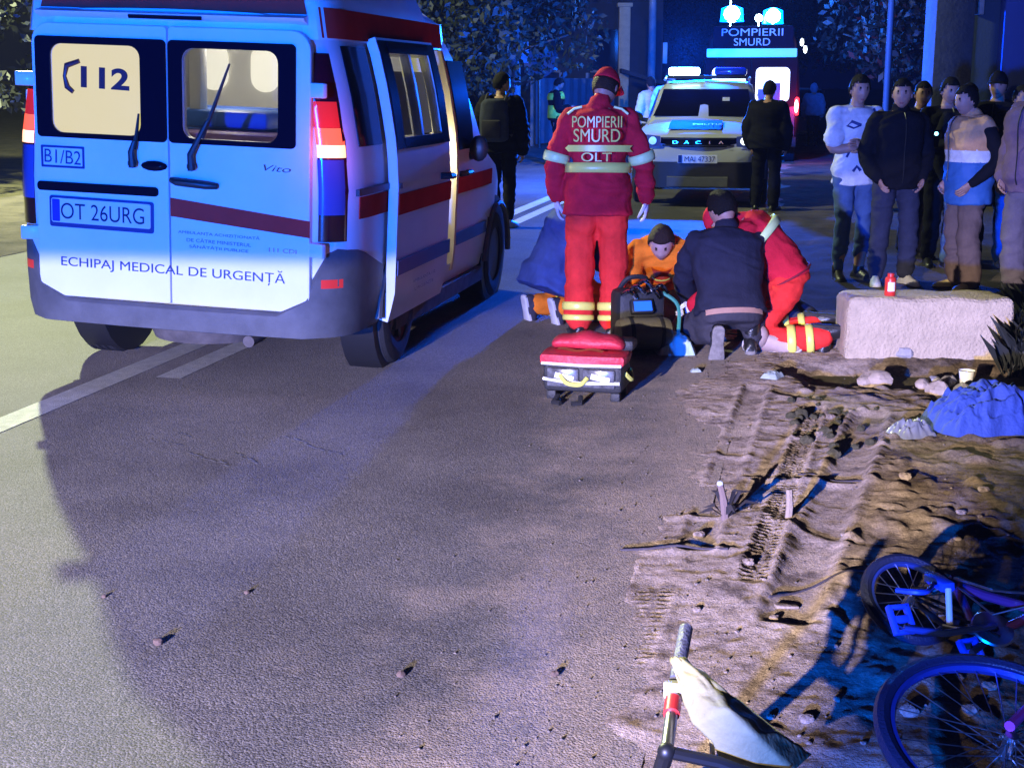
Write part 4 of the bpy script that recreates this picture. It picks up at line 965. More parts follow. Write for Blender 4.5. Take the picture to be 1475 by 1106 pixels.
# ------------------------------------------------------------------ the other vehicles
M_GREYW = mat('pale_grey_paint', (.42, .43, .44), .35, coat=.1, spec=.25)
M_POLBLUE = mat('police_blue_vinyl', (.01, .05, .25), .8, spec=.05)
def mirror_ring(h): return [Vector((x, y, z)) for x, y, z in h] + [Vector((-x, y, z)) for x, y, z in h[-2:0:-1]]
def build_suv():
    """local -y is the nose, origin on the ground under the nose"""
    car = empty('police_car', G(1003, 299), (0, 0, -YAW + R_(2)))
    tag(car, 'pale police SUV facing us, blue light bar lit on its roof', 'police car')
    st = [  # y, halfwidth, z bottom, z shoulder, z top(center)
        (0.0, .60, .34, .62, .66), (.05, .74, .30, .80, .86), (.14, .83, .28, .92, .97), (.45, .86, .28, .99, 1.05), (.9, .87, .28, 1.04, 1.10), (1.15, .87, .28, 1.06, 1.12),
        (2.2, .87, .28, 1.08, 1.14), (3.6, .86, .30, 1.08, 1.14), (4.1, .82, .34, 1.05, 1.10), (4.2, .70, .4, .95, 1.0)]
    b = MB(); rings = []
    for y, hw, zb, zs, zt in st:
        rings.append(mirror_ring([(0, y, zb), (hw * .85, y, zb), (hw * .97, y, zb + .08), (hw, y, zb + .25), (hw * 1.0, y, (zb + zs) / 2 + .1), (hw * .985, y, zs - .05), (hw * .93, y, zs), (hw * .6, y, zt - .015), (0, y, zt)]))
    b.loft(rings); b.build('body', M_GREYW, car, ang=45, sub=1)
    # cabin
    b = MB(); rings = []
    for y, hb, ht, zt in ((1.12, .80, .72, 1.13), (1.35, .80, .68, 1.31), (1.75, .80, .64, 1.56), (2.0, .80, .62, 1.635), (2.8, .80, .61, 1.66), (3.6, .79, .60, 1.60), (4.05, .76, .58, 1.30)):
        rings.append(mirror_ring([(0, y, 1.02), (hb, y, 1.02), (hb - (hb - ht) * .3 * (zt - 1.02) / .6, y, 1.06), (ht + .03, y, zt - .07), (ht - .05, y, zt - .015), (0, y, zt + .01)]))
    b.loft(rings); cab = b.build('cabin', M_GREYW, car, ang=45)
    # windscreen, side glass
    w = MB(); w.loft([[Vector((x, y - .012, z + .012)) for x in np.linspace(-hw, hw, 9)] for y, z, hw in ((1.17, 1.155, .70), (1.38, 1.32, .64), (1.70, 1.525, .60))], 0, False, False)
    ws = w.build('windscreen', M_GLOSSK, car, ang=60)
    m = MB(); m.box((.30, 1.42, 1.40), (.10, .02, .05)); m.build('dash_camera', M_WHITE, ws)
    for s in (-1, 1):
        w = MB(); w.add([(s * .805, 1.5, 1.12), (s * .80, 3.7, 1.14), (s * .685, 3.4, 1.53), (s * .695, 2.0, 1.53)], [(0, 1, 2, 3)]); w.build('side_window', M_GLOSSK, car)
        mm = MB(); mm.ball((s * .96, 1.42, 1.16), .10, 12, 0, (1, .6, .75)); mm.tube([(s * .80, 1.45, 1.10), (s * .93, 1.43, 1.13)], .03, 6); mm.build('wing_mirror', M_BLACK, car)
        h = MB(); h.loft([[Vector((s * x, y, z)) for x, y, z in r] for r in (((.50, .028, .93), (.50, .02, .80)), ((.62, .045, .945), (.63, .03, .79)), ((.74, .075, .955), (.74, .055, .80)), ((.80, .15, .955), (.81, .13, .83)))], 0, False, False)
        hl = h.build('headlight', M_CLEAR, car)
        for k, (xx, yy) in enumerate(((.60, .03), (.72, .06))):
            q = MB(); q.lathe([(0, -.012), (.045, -.01), (.055, .01)], 16, 'y', (s * xx, yy, .87)); q.build('bulb', mat('lit_headlight', (.8, .8, .8), .2, emit=(.8, .9, 1), estr=2.2 if s > 0 else .7) if s > 0 else mat('headlight_bulb', (.3, .5, .9), .1, emit=(.2, .5, 1), estr=1.2), hl)
        f = MB(); f.lathe([(0, -.012), (.045, -.01), (.06, .02)], 16, 'y', (s * .66, .05, .47)); f.build('fog_lamp', M_CLEAR, car)
        for yy in (.78, 3.35): wheel(car, 'wheel', (s * .80, yy, .34), .34, .22)
        for yy in (.78, 3.35):
            a = MB(); a.tube([(s * .855, yy + .39 * math.cos(R_(t)), .36 + .40 * math.sin(R_(t))) for t in range(0, 181, 15)], .045, 6); a.build('wheel_arch', M_BLACK, car)
        r = MB(); r.tube([(s * .60, 1.9, 1.67), (s * .60, 2.2, 1.70), (s * .59, 3.3, 1.69), (s * .58, 3.6, 1.63)], .02, 6); r.build('roof_rail', M_STEEL, car)
    gq = MB(); gq.loft([[Vector((x, .012 - .0 + .06 * (abs(x) / .5) ** 2, z)) for z in (.79, .85, .915)] for x in np.linspace(-.5, .5, 9)], 0, False, False); gr = gq.build('grille', M_GLOSSK, car, ang=60)
    for zz in (.81, .90):
        q = MB(); q.tube([(x, .0 + .06 * (abs(x) / .5) ** 2, zz) for x in np.linspace(-.47, .47, 9)], .009, 6); q.build('grille_bar', M_DKSTEEL, gr)
    lo = MB(); lo.loft([[Vector((x, y - .02, z)) for z in (.26, .42, .60)] for x, y in ((-.84, .22), (-.74, .06), (-.5, .0), (0, -.02), (.5, .0), (.74, .06), (.84, .22))], 0, False, False); bm_ = lo.build('lower_bumper', M_BLACK, car, ang=60)
    q = MB(); q.loft([[Vector((x, -.05, .28)), Vector((x, -.05, .40)), Vector((x, -.0, .42))] for x in (-.4, .4)], 0, False, False); q.build('skid_plate', M_GREYP, bm_)
    for i, ch in enumerate('DACIA'):
        text('grille_letter', ch, frame((-.30 + .15 * i, -.012 + .0, .855), (1, 0, 0), (0, 0, 1)), M_CHROME, gr, .04, .07 if ch != 'I' else .012)
    pl = slab('licence_plate', [rrect(-.26, .585, .26, .695, .01)], .01, mat('plate_white', (.72, .73, .74), .35), car, frame((0, -.045, 0), (1, 0, 0), (0, 0, 1)), .002)
    slab('country_strip', [rrect(-.255, .59, -.205, .69, .004)], .004, M_POLBLUE, pl, frame((0, -.0545, 0), (1, 0, 0), (0, 0, 1)))
    text('plate_lettering', 'MAI 47337', frame((.03, -.057, .64), (1, 0, 0), (0, 0, 1)), mat('plate_ink', (0, 0, 0)), pl, .07, .40)
    hz = MB(); hz.loft([[Vector((x, y, z + .012)) for x in np.linspace(-.42, .28, 6)] for y, z in ((.30, 1.005), (.55, 1.065), (.95, 1.108))], 0, False, False); hz.build('bonnet_panel', M_POLBLUE, car, ang=60)
    text('bonnet_lettering', 'POLIȚIA', frame((.10, .48, 1.077), (1, 0, 0), (0, 1, .16)), M_WHITE, car, .11, .40)
    lb = empty('roof_light_bar', (0, 0, 0)); lb.parent = car
    bar = MB(); bar.box((0, 2.15, 1.705), (1.15, .28, .05)); bar.build('bar_base', M_BLACK, lb, .01)
    for x0, x1, m in ((-.56, -.12, M_BEACONHOT), (.10, .56, mat('blue_beacon_dome', (.01, .05, .5), .15, coat=1))):
        q = MB(); q.box(((x0 + x1) / 2, 2.15, 1.785), (x1 - x0, .24, .11)); q.build('beacon', m, lb, .03)
    return car
SUV = build_suv()
SUV_M = Matrix.Translation(SUV.location) @ Matrix.Rotation(SUV.rotation_euler.z, 4, 'Z')
point_lamp('police_beacon_light', SUV_M @ Vector((-.35, 2.45, 2.06)), 8500, (.0, .09, 1), .12)

def build_rescue():
    """rear of the tall rescue ambulance farther up the road; local +y is its nose"""
    c = G(1077, 236); van = empty('rescue_ambulance', c, (0, 0, -YAW + R_(3)))
    tag(van, 'tall rescue ambulance far up the road, blue beacons blazing over POMPIERII SMURD', 'ambulance')
    b = MB(); rings = []
    for y, k in ((0, .95), (.08, 1), (3.0, 1), (4.2, 1), (4.3, .95)):
        rings.append(mirror_ring([(0, y, .35), (.9 * k, y, .35), (.98 * k, y, .5), (1.0 * k, y, 1.2), (.96 * k, y, 1.9), (.88 * k, y, 2.45), (.80 * k, y, 2.62), (.6 * k, y, 2.66), (0, y, 2.68)]))
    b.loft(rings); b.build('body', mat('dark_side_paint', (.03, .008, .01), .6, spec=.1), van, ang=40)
    def fr(off): return frame((0, off, 0), (1, 0, 0), (0, 0, 1))
    lit = mat('lit_interior', (.8, .8, .8), .5, emit=(.85, .95, 1), estr=2.2)
    for s in (-1, 1):
        o, q = (.90, .02) if s > 0 else (-.02, -.90)
        hole = rrect(min(s * .10, s * .78), 1.25, max(s * .10, s * .78), 1.93, .10)
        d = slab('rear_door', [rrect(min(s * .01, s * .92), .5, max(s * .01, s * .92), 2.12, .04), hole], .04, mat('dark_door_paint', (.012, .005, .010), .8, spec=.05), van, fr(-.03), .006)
        slab('door_window', [hole], .01, lit, d, fr(-.02))
        for xx, z0, z1 in ((.30, 1.3, 1.62), (.55, 1.25, 1.55)) if s < 0 else ((.25, 1.25, 1.50), (.5, 1.28, 1.62)):
            q = MB(); q.box((s * xx, -.028, (z0 + z1) / 2), (.20, .01, z1 - z0)); q.build('silhouette_in_window', M_GREYINK, d, .003)
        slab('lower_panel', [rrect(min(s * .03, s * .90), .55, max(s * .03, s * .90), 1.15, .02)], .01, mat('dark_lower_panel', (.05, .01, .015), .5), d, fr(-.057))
        t = MB(); t.box((s * .93, -.03, 1.16), (.10, .06, .36)); L = t.build('tail_lamp', M_LENSR if s < 0 else mat('lit_brake_lens', (.6, .02, .02), .2, emit=(1, .02, .03), estr=7), van, .03)
        if s > 0: t = MB(); t.ball((.93, -.065, 1.16), .055, 10, 0, (.7, .3, 2.4)); t.build('bulb', mat('hot_bulb', (1, .6, .5), .2, emit=(1, .45, .40), estr=10), L)
        for i in range(2): wheel(van, 'wheel', (s * .85, .95 + 2.6 * i, .35), .35, .22)
    slab('reflective_strip', [rrect(-.90, 2.13, .90, 2.30, .02)], .02, mat('pale_cyan_strip', (.35, .75, .85), .3, emit=(.02, .45, 1), estr=.7), van, fr(-.035))  # emission put in for light caught by the strip
    hd = slab('roof_board', [rrect(-.78, 2.32, .82, 2.74, .04)], .10, mat('dark_red_board', (.008, .006, .015), .8, spec=.05), van, fr(-.0), .01)
    for st, z, w in (('POMPIERII', 2.62, 1.22), ('SMURD', 2.43, .72)):
        text('roof_lettering', st, frame((0, -.066, z), (1, 0, 0), (0, 0, 1)), mat('pale_lettering', (.35, .45, .75), .5, emit=(.05, .2, .8), estr=.45), hd, .145, w)  # faint blue glow put into the lettering colour
    bp = MB(); bp.box((0, -.08, .45), (1.9, .16, .2)); bp.build('rear_bumper', M_BLACK, van, .02)
    for x, zz, r in ((-.42, 2.98, .27), (.40, 2.93, .24)):  # domes oversized: bloom of the lights built into their shape
        q = MB(); q.lathe([(.0, .18), (.07, .17), (r * .8, .12), (r * .86, -.1), (r * .9, -.14), (0, -.14)], 20, 'z', (x, .2, zz)); bc = q.build('beacon', M_BEACON, van)
        q = MB(); q.ball((x, .06, zz), r * .62, 12); q.build('led', M_BEACONHOT, bc)
    for x, zz, r in ((-.45, 3.40, .09), (.12, 2.90, .08)):
        q = MB(); q.ball((x, .1, zz), r, 10); q.tube([(x, .1, zz), (x, .1, 2.6)], .012, 6); q.build('marker_led', M_BEACONHOT, van)
    for k, (x, z) in enumerate(((.99, 2.42), (1.06, 2.28))):
        q = MB(); q.ball((x, -.02, z), .05, 8, 0, (.8, .8, 1.6)); q.build('scene_lamp', mat('white_led', (.9, .9, .9), .2, emit=(.8, .95, 1), estr=5), van)
    return van
RES = build_rescue()
RM = Matrix.Translation(RES.location) @ Matrix.Rotation(RES.rotation_euler.z, 4, 'Z')
point_lamp('rescue_beacon_light', RM @ Vector((-.42, .30, 3.45)), 1500, (.01, .15, 1), .18)
point_lamp('rescue_beacon_light', RM @ Vector((.40, .30, 3.35)), 1200, (.01, .15, 1), .18)
point_lamp('rescue_tail_light', RM @ Vector((.95, -.3, 1.16)), 40, (1, .03, .04), .1)
# a parked car far off on the right
def parked_car(loc, rz, label, m):
    car = empty('parked_car', loc, (0, 0, rz)); tag(car, label, 'car')
    b = MB(); b.loft([mirror_ring([(0, y, .3), (.8 * k, y, .3), (.86 * k, y, .6), (.80 * k, y, zt), (0, y, zt + .03)]) for y, k, zt in ((0, .85, .75), (.1, 1, .85), (1.2, 1, .95), (3.7, 1, .98), (4.1, .95, .9), (4.2, .85, .7))]); b.build('body', m, car, ang=45)
    b = MB(); b.loft([mirror_ring([(0, y, .9), (.74, y, .92), (.6, y, zt), (0, y, zt + .02)]) for y, zt in ((.75, .96), (1.5, 1.42), (2.6, 1.46), (3.8, 1.0))]); b.build('cabin', M_GLOSSK, car, ang=45)
    b = MB(); b.loft([mirror_ring([(0, y, 1.44), (.60, y, 1.43), (.58, y, 1.47), (0, y, 1.49)]) for y in (1.5, 2.6)]); b.build('roof', m, car)
    for s in (-1, 1):
        for y in (.8, 3.3): wheel(car, 'wheel', (s * .78, y, .31), .31, .2)
    return car
parked_car(G(1153, 205), -YAW + R_(4), 'dark car parked far up the street beside the hooded figure', mat('dark_paint', (.012, .012, .03), .3, coat=.5))
# ------------------------------------------------------------------ onlookers
def sneaker(m): return m
def off(px, py, dy=0): return G(px, py)
A180 = math.pi
J = standing('crossed', .10, (.1, 1, -.1))
pt_, Jt, tpt, trt, st_ = person('person', J, dict(top=C_WHITE, kind='tee', topname='shirt', bottom=C_JEAN, shoe=M_LEATHER, hair='short', hem=-.22, loose=.006, wid=.88, toploose=.025, flare=.06), G(1222, 404), A180 + R_(14), .97,
       'young man in a white patterned T-shirt and blue jeans with crossed arms', 'onlookers beside the road')
for k, pts in enumerate(([(-.55, .95), (-.35, .72), (-.15, .60)], [(.1, .62), (.35, .68), (.5, .62), (.3, .58), (.1, .62)], [(-.3, .10), (-.15, .04), (-.05, .12)], [(.05, .02), (.15, .1), (.25, .0)], [(.4, .3), (.5, .22)])):
    b = MB(); b.tube([front_at(Jt, st_, t, x, .040, .88) for x, t in pts], .012, 6, flat=.4); b.build('shirt_print', M_INK, tpt)
J = standing('pocket', .13, (.35, .9, .0)); J.update(eL=(-.255, -.06, 1.13), eR=(.255, -.06, 1.13))
person('person', J, dict(top=C_BLACK, bottom=C_DJEAN, shoe=M_SNEAK, sole=M_SOLE, hair='short', hem=-.20, toploose=.026, loose=.018, wid=1.03, collar=1), G(1282, 412), A180 + R_(4), .95,
       'bearded man in a black jacket and dark jeans, white sneakers behind the block', 'onlookers beside the road')
J = standing('pocket', .11, (-.1, 1, -.12)); J.update(H=(0, .07, 1.60))
p, Jv, tp, tr, s = person('person', J, dict(top=mat('vest_blue', (.03, .13, .38), .7, bump=.2, bscale=30), kind='vest', topname='vest', under=C_BLACK, bottom=C_BROWN, shoe=M_YSHOE, hair='short', hem=-.36, toploose=.045, loose=.035, wid=1.05, collar=1), G(1384, 419), A180 - R_(76), .93,
       'man in a tan, white and blue padded vest with brown trousers and yellow shoes', 'onlookers beside the road')
C_TAN = cloth('tan_quilt', (.60, .33, .16))
def by_height(o, levels, mats):
    for m_ in mats: o.data.materials.append(m_)
    for f in o.data.polygons: f.material_index = sum(f.center.z > l for l in levels)
by_height(tp, (1.10 * .93, 1.20 * .93), (C_WHITE, C_TAN)); zipper(tp, Jv, .93, .068, M_BLACK, 1.05, .0, .95)
J = standing('pocket', .12, (-.1, 1, -.1))
person('person', J, dict(top=C_MAUVE, bottom=cloth('mauve_trousers', (.12, .10, .13)), shoe=M_LEATHER, hair='short', hem=-.22, toploose=.045, loose=.03, wid=1.1, collar=1), G(1474, 437), A180 - R_(60), 1.0,
       'onlooker in a mauve jacket cut off by the right edge of the photo', 'onlookers beside the road')
J = standing('hold', .10, (0, 1, -.15))
p, Jp, tp, tr, s = person('person', J, dict(top=C_BLACK, bottom=C_BLACK, shoe=M_LEATHER, hair='short', hem=-.2, toploose=.03, wid=.95), G(1350, 384), A180 + R_(8), .96,
       'onlooker in black holding up a phone whose light shines blue', 'onlookers beside the road', .015)
ph = MB(); ph.box((0, 0, 0), (.075, .012, .15)); po = ph.build('phone', M_GLOSSK, None, .004)
pw = Matrix.Rotation(A180 + R_(8), 4, 'Z') @ Vector((.0, .34, 1.17)) * 1; po.location = A(1347, 200, p.location.y - .40); po.rotation_euler = (R_(-10), 0, A180 + R_(8))
tag(po, 'phone with its light on, held in front of the onlooker in black', 'phone')
q = MB(); q.ball((.0, .010, .045), .016, 10); q.build('flash_light', mat('phone_flash', (.6, .9, 1), .2, emit=(.25, .75, 1), estr=9), po)
J = standing('down', .10, (.2, 1, 0))
person('person', J, dict(top=C_BLACK, bottom=C_JEAN, shoe=M_LEATHER, hair='short', hem=-.2, toploose=.03), G(1376, 386), A180 + R_(20), .93, 'bare-headed onlooker half hidden behind the man in the tan and blue vest', 'onlookers beside the road', .015)
J = standing('down', .12, (-.1, 1, 0))
person('person', J, dict(top=C_BLACK, bottom=C_BLACK, shoe=M_LEATHER, hair='cap', capmat=C_BLACK, hem=-.2, toploose=.045, wid=1.15), G(1420, 384), A180 - R_(30), .99, 'tall onlooker in black with a dark cap, behind the man in the vest', 'onlookers beside the road', .015)
J = standing('down', .10, (.3, 1, 0))
person('person', J, dict(top=C_BLACK, bottom=C_BLACK, shoe=M_LEATHER, hair='short', hem=-.2, toploose=.03), G(1313, 374), A180 + R_(15), .94, 'onlooker in dark clothes looking over the shoulder of the man in the black jacket', 'onlookers beside the road', .015)
J = standing('down', .10, (0, 1, 0))
person('person', J, dict(top=C_BLACK, bottom=cloth('bright_blue_trousers', (.06, .22, .62)), shoe=M_SNEAK, hair='short', hem=-.2, toploose=.03, skin=SKIN), G(1452, 388), A180 + R_(10), .92, 'onlooker in bright blue trousers standing between the vest and the mauve jacket', 'onlookers beside the road', .015)
# -- people along the road
J = standing('down', .10, (.75, .6, -.1), .05)
p, J2, tp, tr, s = person('person', J, dict(top=C_BLACK, bottom=C_BLACK, shoe=M_SNEAK, sole=M_SOLE, hair='short', hem=-.2, toploose=.05, wid=1.15, loose=.012), G(722, 328), R_(-18), 1.0,
       'person in black with a grey backpack standing in front of the big ambulance', None)
b = MB(); b.loft([[Vector((x * k, y, z)) for x, y in ((-.16, -.18), (-.16, -.30), (-.08, -.345), (.08, -.345), (.16, -.30), (.16, -.18))] for z, k in ((.98, .8), (1.02, 1), (1.25, 1.02), (1.40, .9), (1.45, .6))])
bag = b.build('backpack', cloth('grey_nylon', (.045, .05, .075)), None, .03, ang=60); bag.location = p.location; bag.rotation_euler = p.rotation_euler
tag(bag, 'grey backpack on the back of the person beside the big ambulance', 'backpack')
b = MB(); b.box((0, -.350, 1.12), (.22, .05, .20)); b.build('pocket', C_CHAR, bag, .02)
for sd in (-1, 1):
    b = MB(); b.tube(catmull([(sd * .11, -.22, 1.40), (sd * .12, -.08, 1.50), (sd * .12, .12, 1.40), (sd * .15, .12, 1.20), (sd * .17, -.16, 1.05)], 4), .020, 6); b.build('strap', C_CHAR, bag)
J = standing('hold', .12, (0, 1, -.55), .16); J.update(H=(0, .06, 1.60))
p, J3, tp, tr, s = person('person', J, dict(top=C_BLACK, bottom=C_BLACK, shoe=M_LEATHER, hair='short', hem=-.15, toploose=.03, loose=.012), G(800, 237), R_(-80), 1.0, 'police officer in a yellow hi-vis vest standing far up the road by the fence', None, .015)
M_HIVIS = mat('hi_vis_yellow', (.45, .80, .08), .7, emit=(.5, 1, .1), estr=.05)  # slight emission put into the vest yellow
torso_band(tp, J3, 1.0, -.05, .38, .046, M_HIVIS, 1.0, 'hi_vis_vest'); torso_band(tp, J3, 1.0, .60, .92, .046, M_HIVIS, 1.0, 'hi_vis_yoke')
J = standing('down', .12, (.2, 1, -.1))
p, J4, tp, tr, s = person('person', J, dict(top=C_BLACK, bottom=C_BLACK, shoe=M_LEATHER, hair='short', hem=-.2, toploose=.05, wid=1.2, loose=.02), G(1101, 305), R_(-25), .95, 'person all in black standing at the right of the police SUV', None, .015)
J = standing('down', .09, (0, 1, 0), .08)
person('person', J, dict(top=C_PALEBLUE, bottom=C_BLACK, shoe=M_LEATHER, hair='hood', hem=-.15, toploose=.05, loose=.004), G(1169, 212), R_(-8), .92, 'person in a pale blue hooded top walking far up the street', None, .018)
J = standing('down', .10, (0, 1, -.2))
person('person', J, dict(top=C_PALEBLUE, bottom=C_BLACK, shoe=M_LEATHER, hair='short', hem=-.2, toploose=.05, wid=1.15), G(962, 262), R_(-30), 1.06, 'person in a pale blue top standing behind the bonnet of the police SUV', None, .018)
J = standing('down', .10, (0, 1, -.2))
p, J5, tp, tr, s = person('person', J, dict(top=C_WHITE, bottom=C_DJEAN, shoe=M_LEATHER, hair='short', hem=-.15, toploose=.04), G(936, 245), R_(20), 1.0, 'person in a white jacket with a dark backpack, left of the police SUV', None, .018)
b = MB(); b.box((0, -.24, 1.22), (.22, .14, .40)); bg = b.build('backpack', C_BLACK, None, .04); bg.location = p.location; bg.rotation_euler = p.rotation_euler; tag(bg, 'dark backpack worn over the white jacket near the police SUV', 'backpack')
# ------------------------------------------------------------------ background: walls, poles, signs, trees
M_BARK = mat('bark', (.05, .04, .03), .9, bump=.6, bscale=25, var=.3)
def leaf_mat(name, c, c2):
    m = mat(name, c, .6, var=0, col2=c2, vscale=1.6); m.node_tree.nodes['Principled BSDF'].inputs['Subsurface Weight'].default_value = 0; return m
M_LEAF = leaf_mat('leaves', (.006, .010, .004), (.018, .026, .009)); M_LEAFD = leaf_mat('dark_leaves', (.002, .003, .002), (.005, .007, .004))
def tree(loc, h, r, label, seed, m, cz=.62, n=5200, group=None, leaf=.10):
    rnd = np.random.RandomState(seed); t = empty('tree', loc); tag(t, label, 'tree', group)
    b = MB(); pts = [(0, 0, -.05)]; x = y = 0
    for k in range(1, 7): x += rnd.uniform(-.12, .12); y += rnd.uniform(-.12, .12); pts.append((x, y, h * .8 * k / 6))
    b.tube(catmull(pts, 3), interp([.17, .14, .12, .09, .06, .03], 19), 9)
    tips = []
    for k in range(11):
        i = rnd.randint(2, 6); a = rnd.uniform(0, 6.28); p0 = Vector(pts[i]); ln = r * rnd.uniform(.5, .95)
        p1 = p0 + Vector((math.cos(a) * ln * .6, math.sin(a) * ln * .6, ln * .35)); p2 = p1 + Vector((math.cos(a) * ln * .5, math.sin(a) * ln * .5, ln * .15)); tips += [p1, p2]
        b.tube([p0, p1, p2], [.06, .035, .015], 6)
    b.build('trunk', M_BARK, t)
    cl = [(Vector((rnd.normal(0, r * .45), rnd.normal(0, r * .45), h * cz + rnd.normal(0, h * .16))), r * rnd.uniform(.22, .42)) for _ in range(26)] + [(q, r * .3) for q in tips]
    per = n // len(cl); vs = []; fs = []
    for c, cr in cl:
        d = rnd.normal(size=(per, 3)); d /= np.linalg.norm(d, axis=1)[:, None]; P = np.array(c) + d * cr * (rnd.uniform(.35, 1.05, per) ** .6)[:, None]
        P = P[P[:, 2] > h * .22]
        for p in P:
            a = rnd.normal(size=3); a /= np.linalg.norm(a); q = np.cross(a, rnd.normal(size=3)); q /= np.linalg.norm(q); L_ = leaf * rnd.uniform(.6, 1.5); k = len(vs)
            vs += [tuple(p - a * L_), tuple(p + q * L_ * .5), tuple(p + a * L_), tuple(p - q * L_ * .5)]; fs.append((k, k + 1, k + 2, k + 3))
    me = bpy.data.meshes.new('crown'); me.from_pydata(vs, [], fs); me.update(); setm(me, m); link('crown', me, t); return t
tree(A(655, 140, 27) * 1 + V((0, 0, 0)) - V((0, 0, A(655, 140, 27).z)), 5.6, 2.5, 'leafy tree lit by the street lamp behind the big ambulance', 3, M_LEAF, .62, 17000, leaf=.075)
def at0(px, Y): q = A(px, 120, Y); return V((q.x, q.y, 0))
tree(at0(560, 40), 7, 3.4, 'dark tree behind the roof of the big ambulance', 5, M_LEAFD, .6, 12000, leaf=.10)
tree(at0(1010, 62), 9, 4.5, 'dark tree beyond the dark house on the left of the road', 8, M_LEAFD, .6, 9000, leaf=.14)
tree(at0(1345, 30), 6.5, 2.3, 'dark tree behind the onlookers, left of the pale wall', 9, M_LEAFD, .62, 12000, leaf=.085)
tree(at0(1240, 58), 9, 4.6, 'dark tree far along the right side of the street', 12, M_LEAFD, .6, 9000, leaf=.14)
tree(at0(-110, 22), 5.5, 1.9, 'dark shrubby tree at the far left edge beside the ambulance', 14, M_LEAFD, .5, 10000, leaf=.08)
def pole(px, Y, h, r, m, label, name='utility_pole', cat='pole'):
    b = MB(); b.tube([(0, 0, -.1), (0, 0, h * .5), (0, 0, h)], [r, r * .9, r * .75], 12); o = b.build(name, m); o.location = at0(px, Y); tag(o, label, cat); return o
M_CONC = mat('concrete', (.34, .31, .28), .85, bump=.4, bscale=60, var=.18, vscale=9); M_POLE = mat('grey_pole', (.22, .24, .27), .6, var=.2)
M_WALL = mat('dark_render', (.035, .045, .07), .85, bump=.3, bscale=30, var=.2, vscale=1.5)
p1 = pole(743, 31, 7.5, .11, M_POLE, 'grey pole with a small rectangular sign, beside the leafy tree')
sg = empty('road_sign', at0(752, 30.8)); tag(sg, 'small pale rectangular sign on the grey pole', 'sign')
slab('sign_panel', [rrect(-.10, 2.05, .14, 2.75, .02)], .03, mat('pale_sign', (.32, .45, .62), .5), sg, frame((0, 0, 0), (1, 0, 0), (0, 0, 1)), .004)
b = MB(); b.box((0, .05, 2.4), (.05, .06, .4)); b.build('bracket', M_STEEL, sg)
p2 = pole(938, 38, 8, .11, M_POLE, 'thin dark pole beside the dark house with the pale pillar')
b = MB(); b.box((.35, 0, 2.4), (.12, .1, .55)); bb = b.build('meter_box', M_INLIT, p2, .02)
p3 = pole(1278, 24, 8.5, .06, mat('dark_pole', (.04, .05, .06), .7), 'thin blue-lit pole rising behind the onlookers')
rs = empty('round_road_sign', at0(777, 36)); tag(rs, 'round road sign seen from behind on its own post', 'sign')
b = MB(); b.lathe([(0, -.015), (.40, -.012), (.415, 0), (.40, .02), (0, .022)], 32, 'y', (0, 0, 2.15)); b.build('sign_disc', mat('sign_back', (.02, .03, .07), .5, var=.15), rs)
b = MB(); b.tube([(0, .05, -.05), (0, .05, 2.5)], .035, 8); b.build('sign_post', M_STEEL, rs)
# fence and house on the left of the road
fa, fb = at0(770, 37), at0(884, 42); d = fb - fa
fence = empty('metal_fence', fa, (0, 0, math.atan2(d.y, d.x))); tag(fence, 'pale ribbed metal fence lit blue behind the police officer', 'fence')
n = 40; ln = d.length; b = MB()
b.loft([[Vector((ln * i / n + .0, (.03 if (i // 2) % 2 else -.03), z)) for z in (.05, 1.75)] for i in range(n + 1)], 0, False, False); b.build('fence_panel', mat('ribbed_sheet', (.16, .20, .25), .55, var=.2, vscale=2), fence, ang=20)
for k in range(4): b = MB(); b.box((ln * k / 3, .06, .95), (.08, .08, 1.9)); b.build('post', M_POLE, fence)
house = empty('dark_house', at0(838, 47)); tag(house, 'dark house with sloping eaves behind the metal fence on the left', 'house')
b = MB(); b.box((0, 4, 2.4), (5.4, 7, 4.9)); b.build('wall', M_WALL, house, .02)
b = MB(); b.loft([[Vector((-3.3, y, 4.8)), Vector((0, y, 6.8)), Vector((3.3, y, 4.8)), Vector((3.3, y, 4.65)), Vector((0, y, 6.6)), Vector((-3.3, y, 4.65))] for y in (-.1, 8)]); b.build('roof', mat('dark_tiles', (.05, .04, .04), .8, bump=.6, bscale=20), house)
for xx in (-1.3, .9):
    b = MB(); b.box((xx, .46, 2.7), (1.0, .08, 1.3)); w_ = b.build('window', M_GLOSSK, house); b = MB(); b.box((xx, .42, 2.0), (1.2, .18, .08)); b.build('sill', M_CONC, w_)
pil = MB(); pil.box((0, 0, 2.9), (.34, .34, 2.0)); pil.box((0, 0, 3.95), (.46, .46, .12)); pil.box((0, 0, 1.0), (.30, .30, 1.9)); po_ = pil.build('porch_pillar', mat('cream_render', (.62, .52, .34), .8, bump=.3, bscale=40, var=.12), None, .015)
po_.location = at0(898, 44); tag(po_, 'cream porch pillar standing out from the dark house', 'pillar')
b = MB(); b.loft([[Vector((-.1, y, 2.05)), Vector((1.6, y, 1.55)), Vector((1.6, y, 1.45)), Vector((-.1, y, 1.93))] for y in (-.5, 2)]); ca = b.build('porch_roof', M_WALL); ca.location = at0(898, 43.4); tag(ca, 'small dark sloping porch roof below the cream pillar', 'roof')
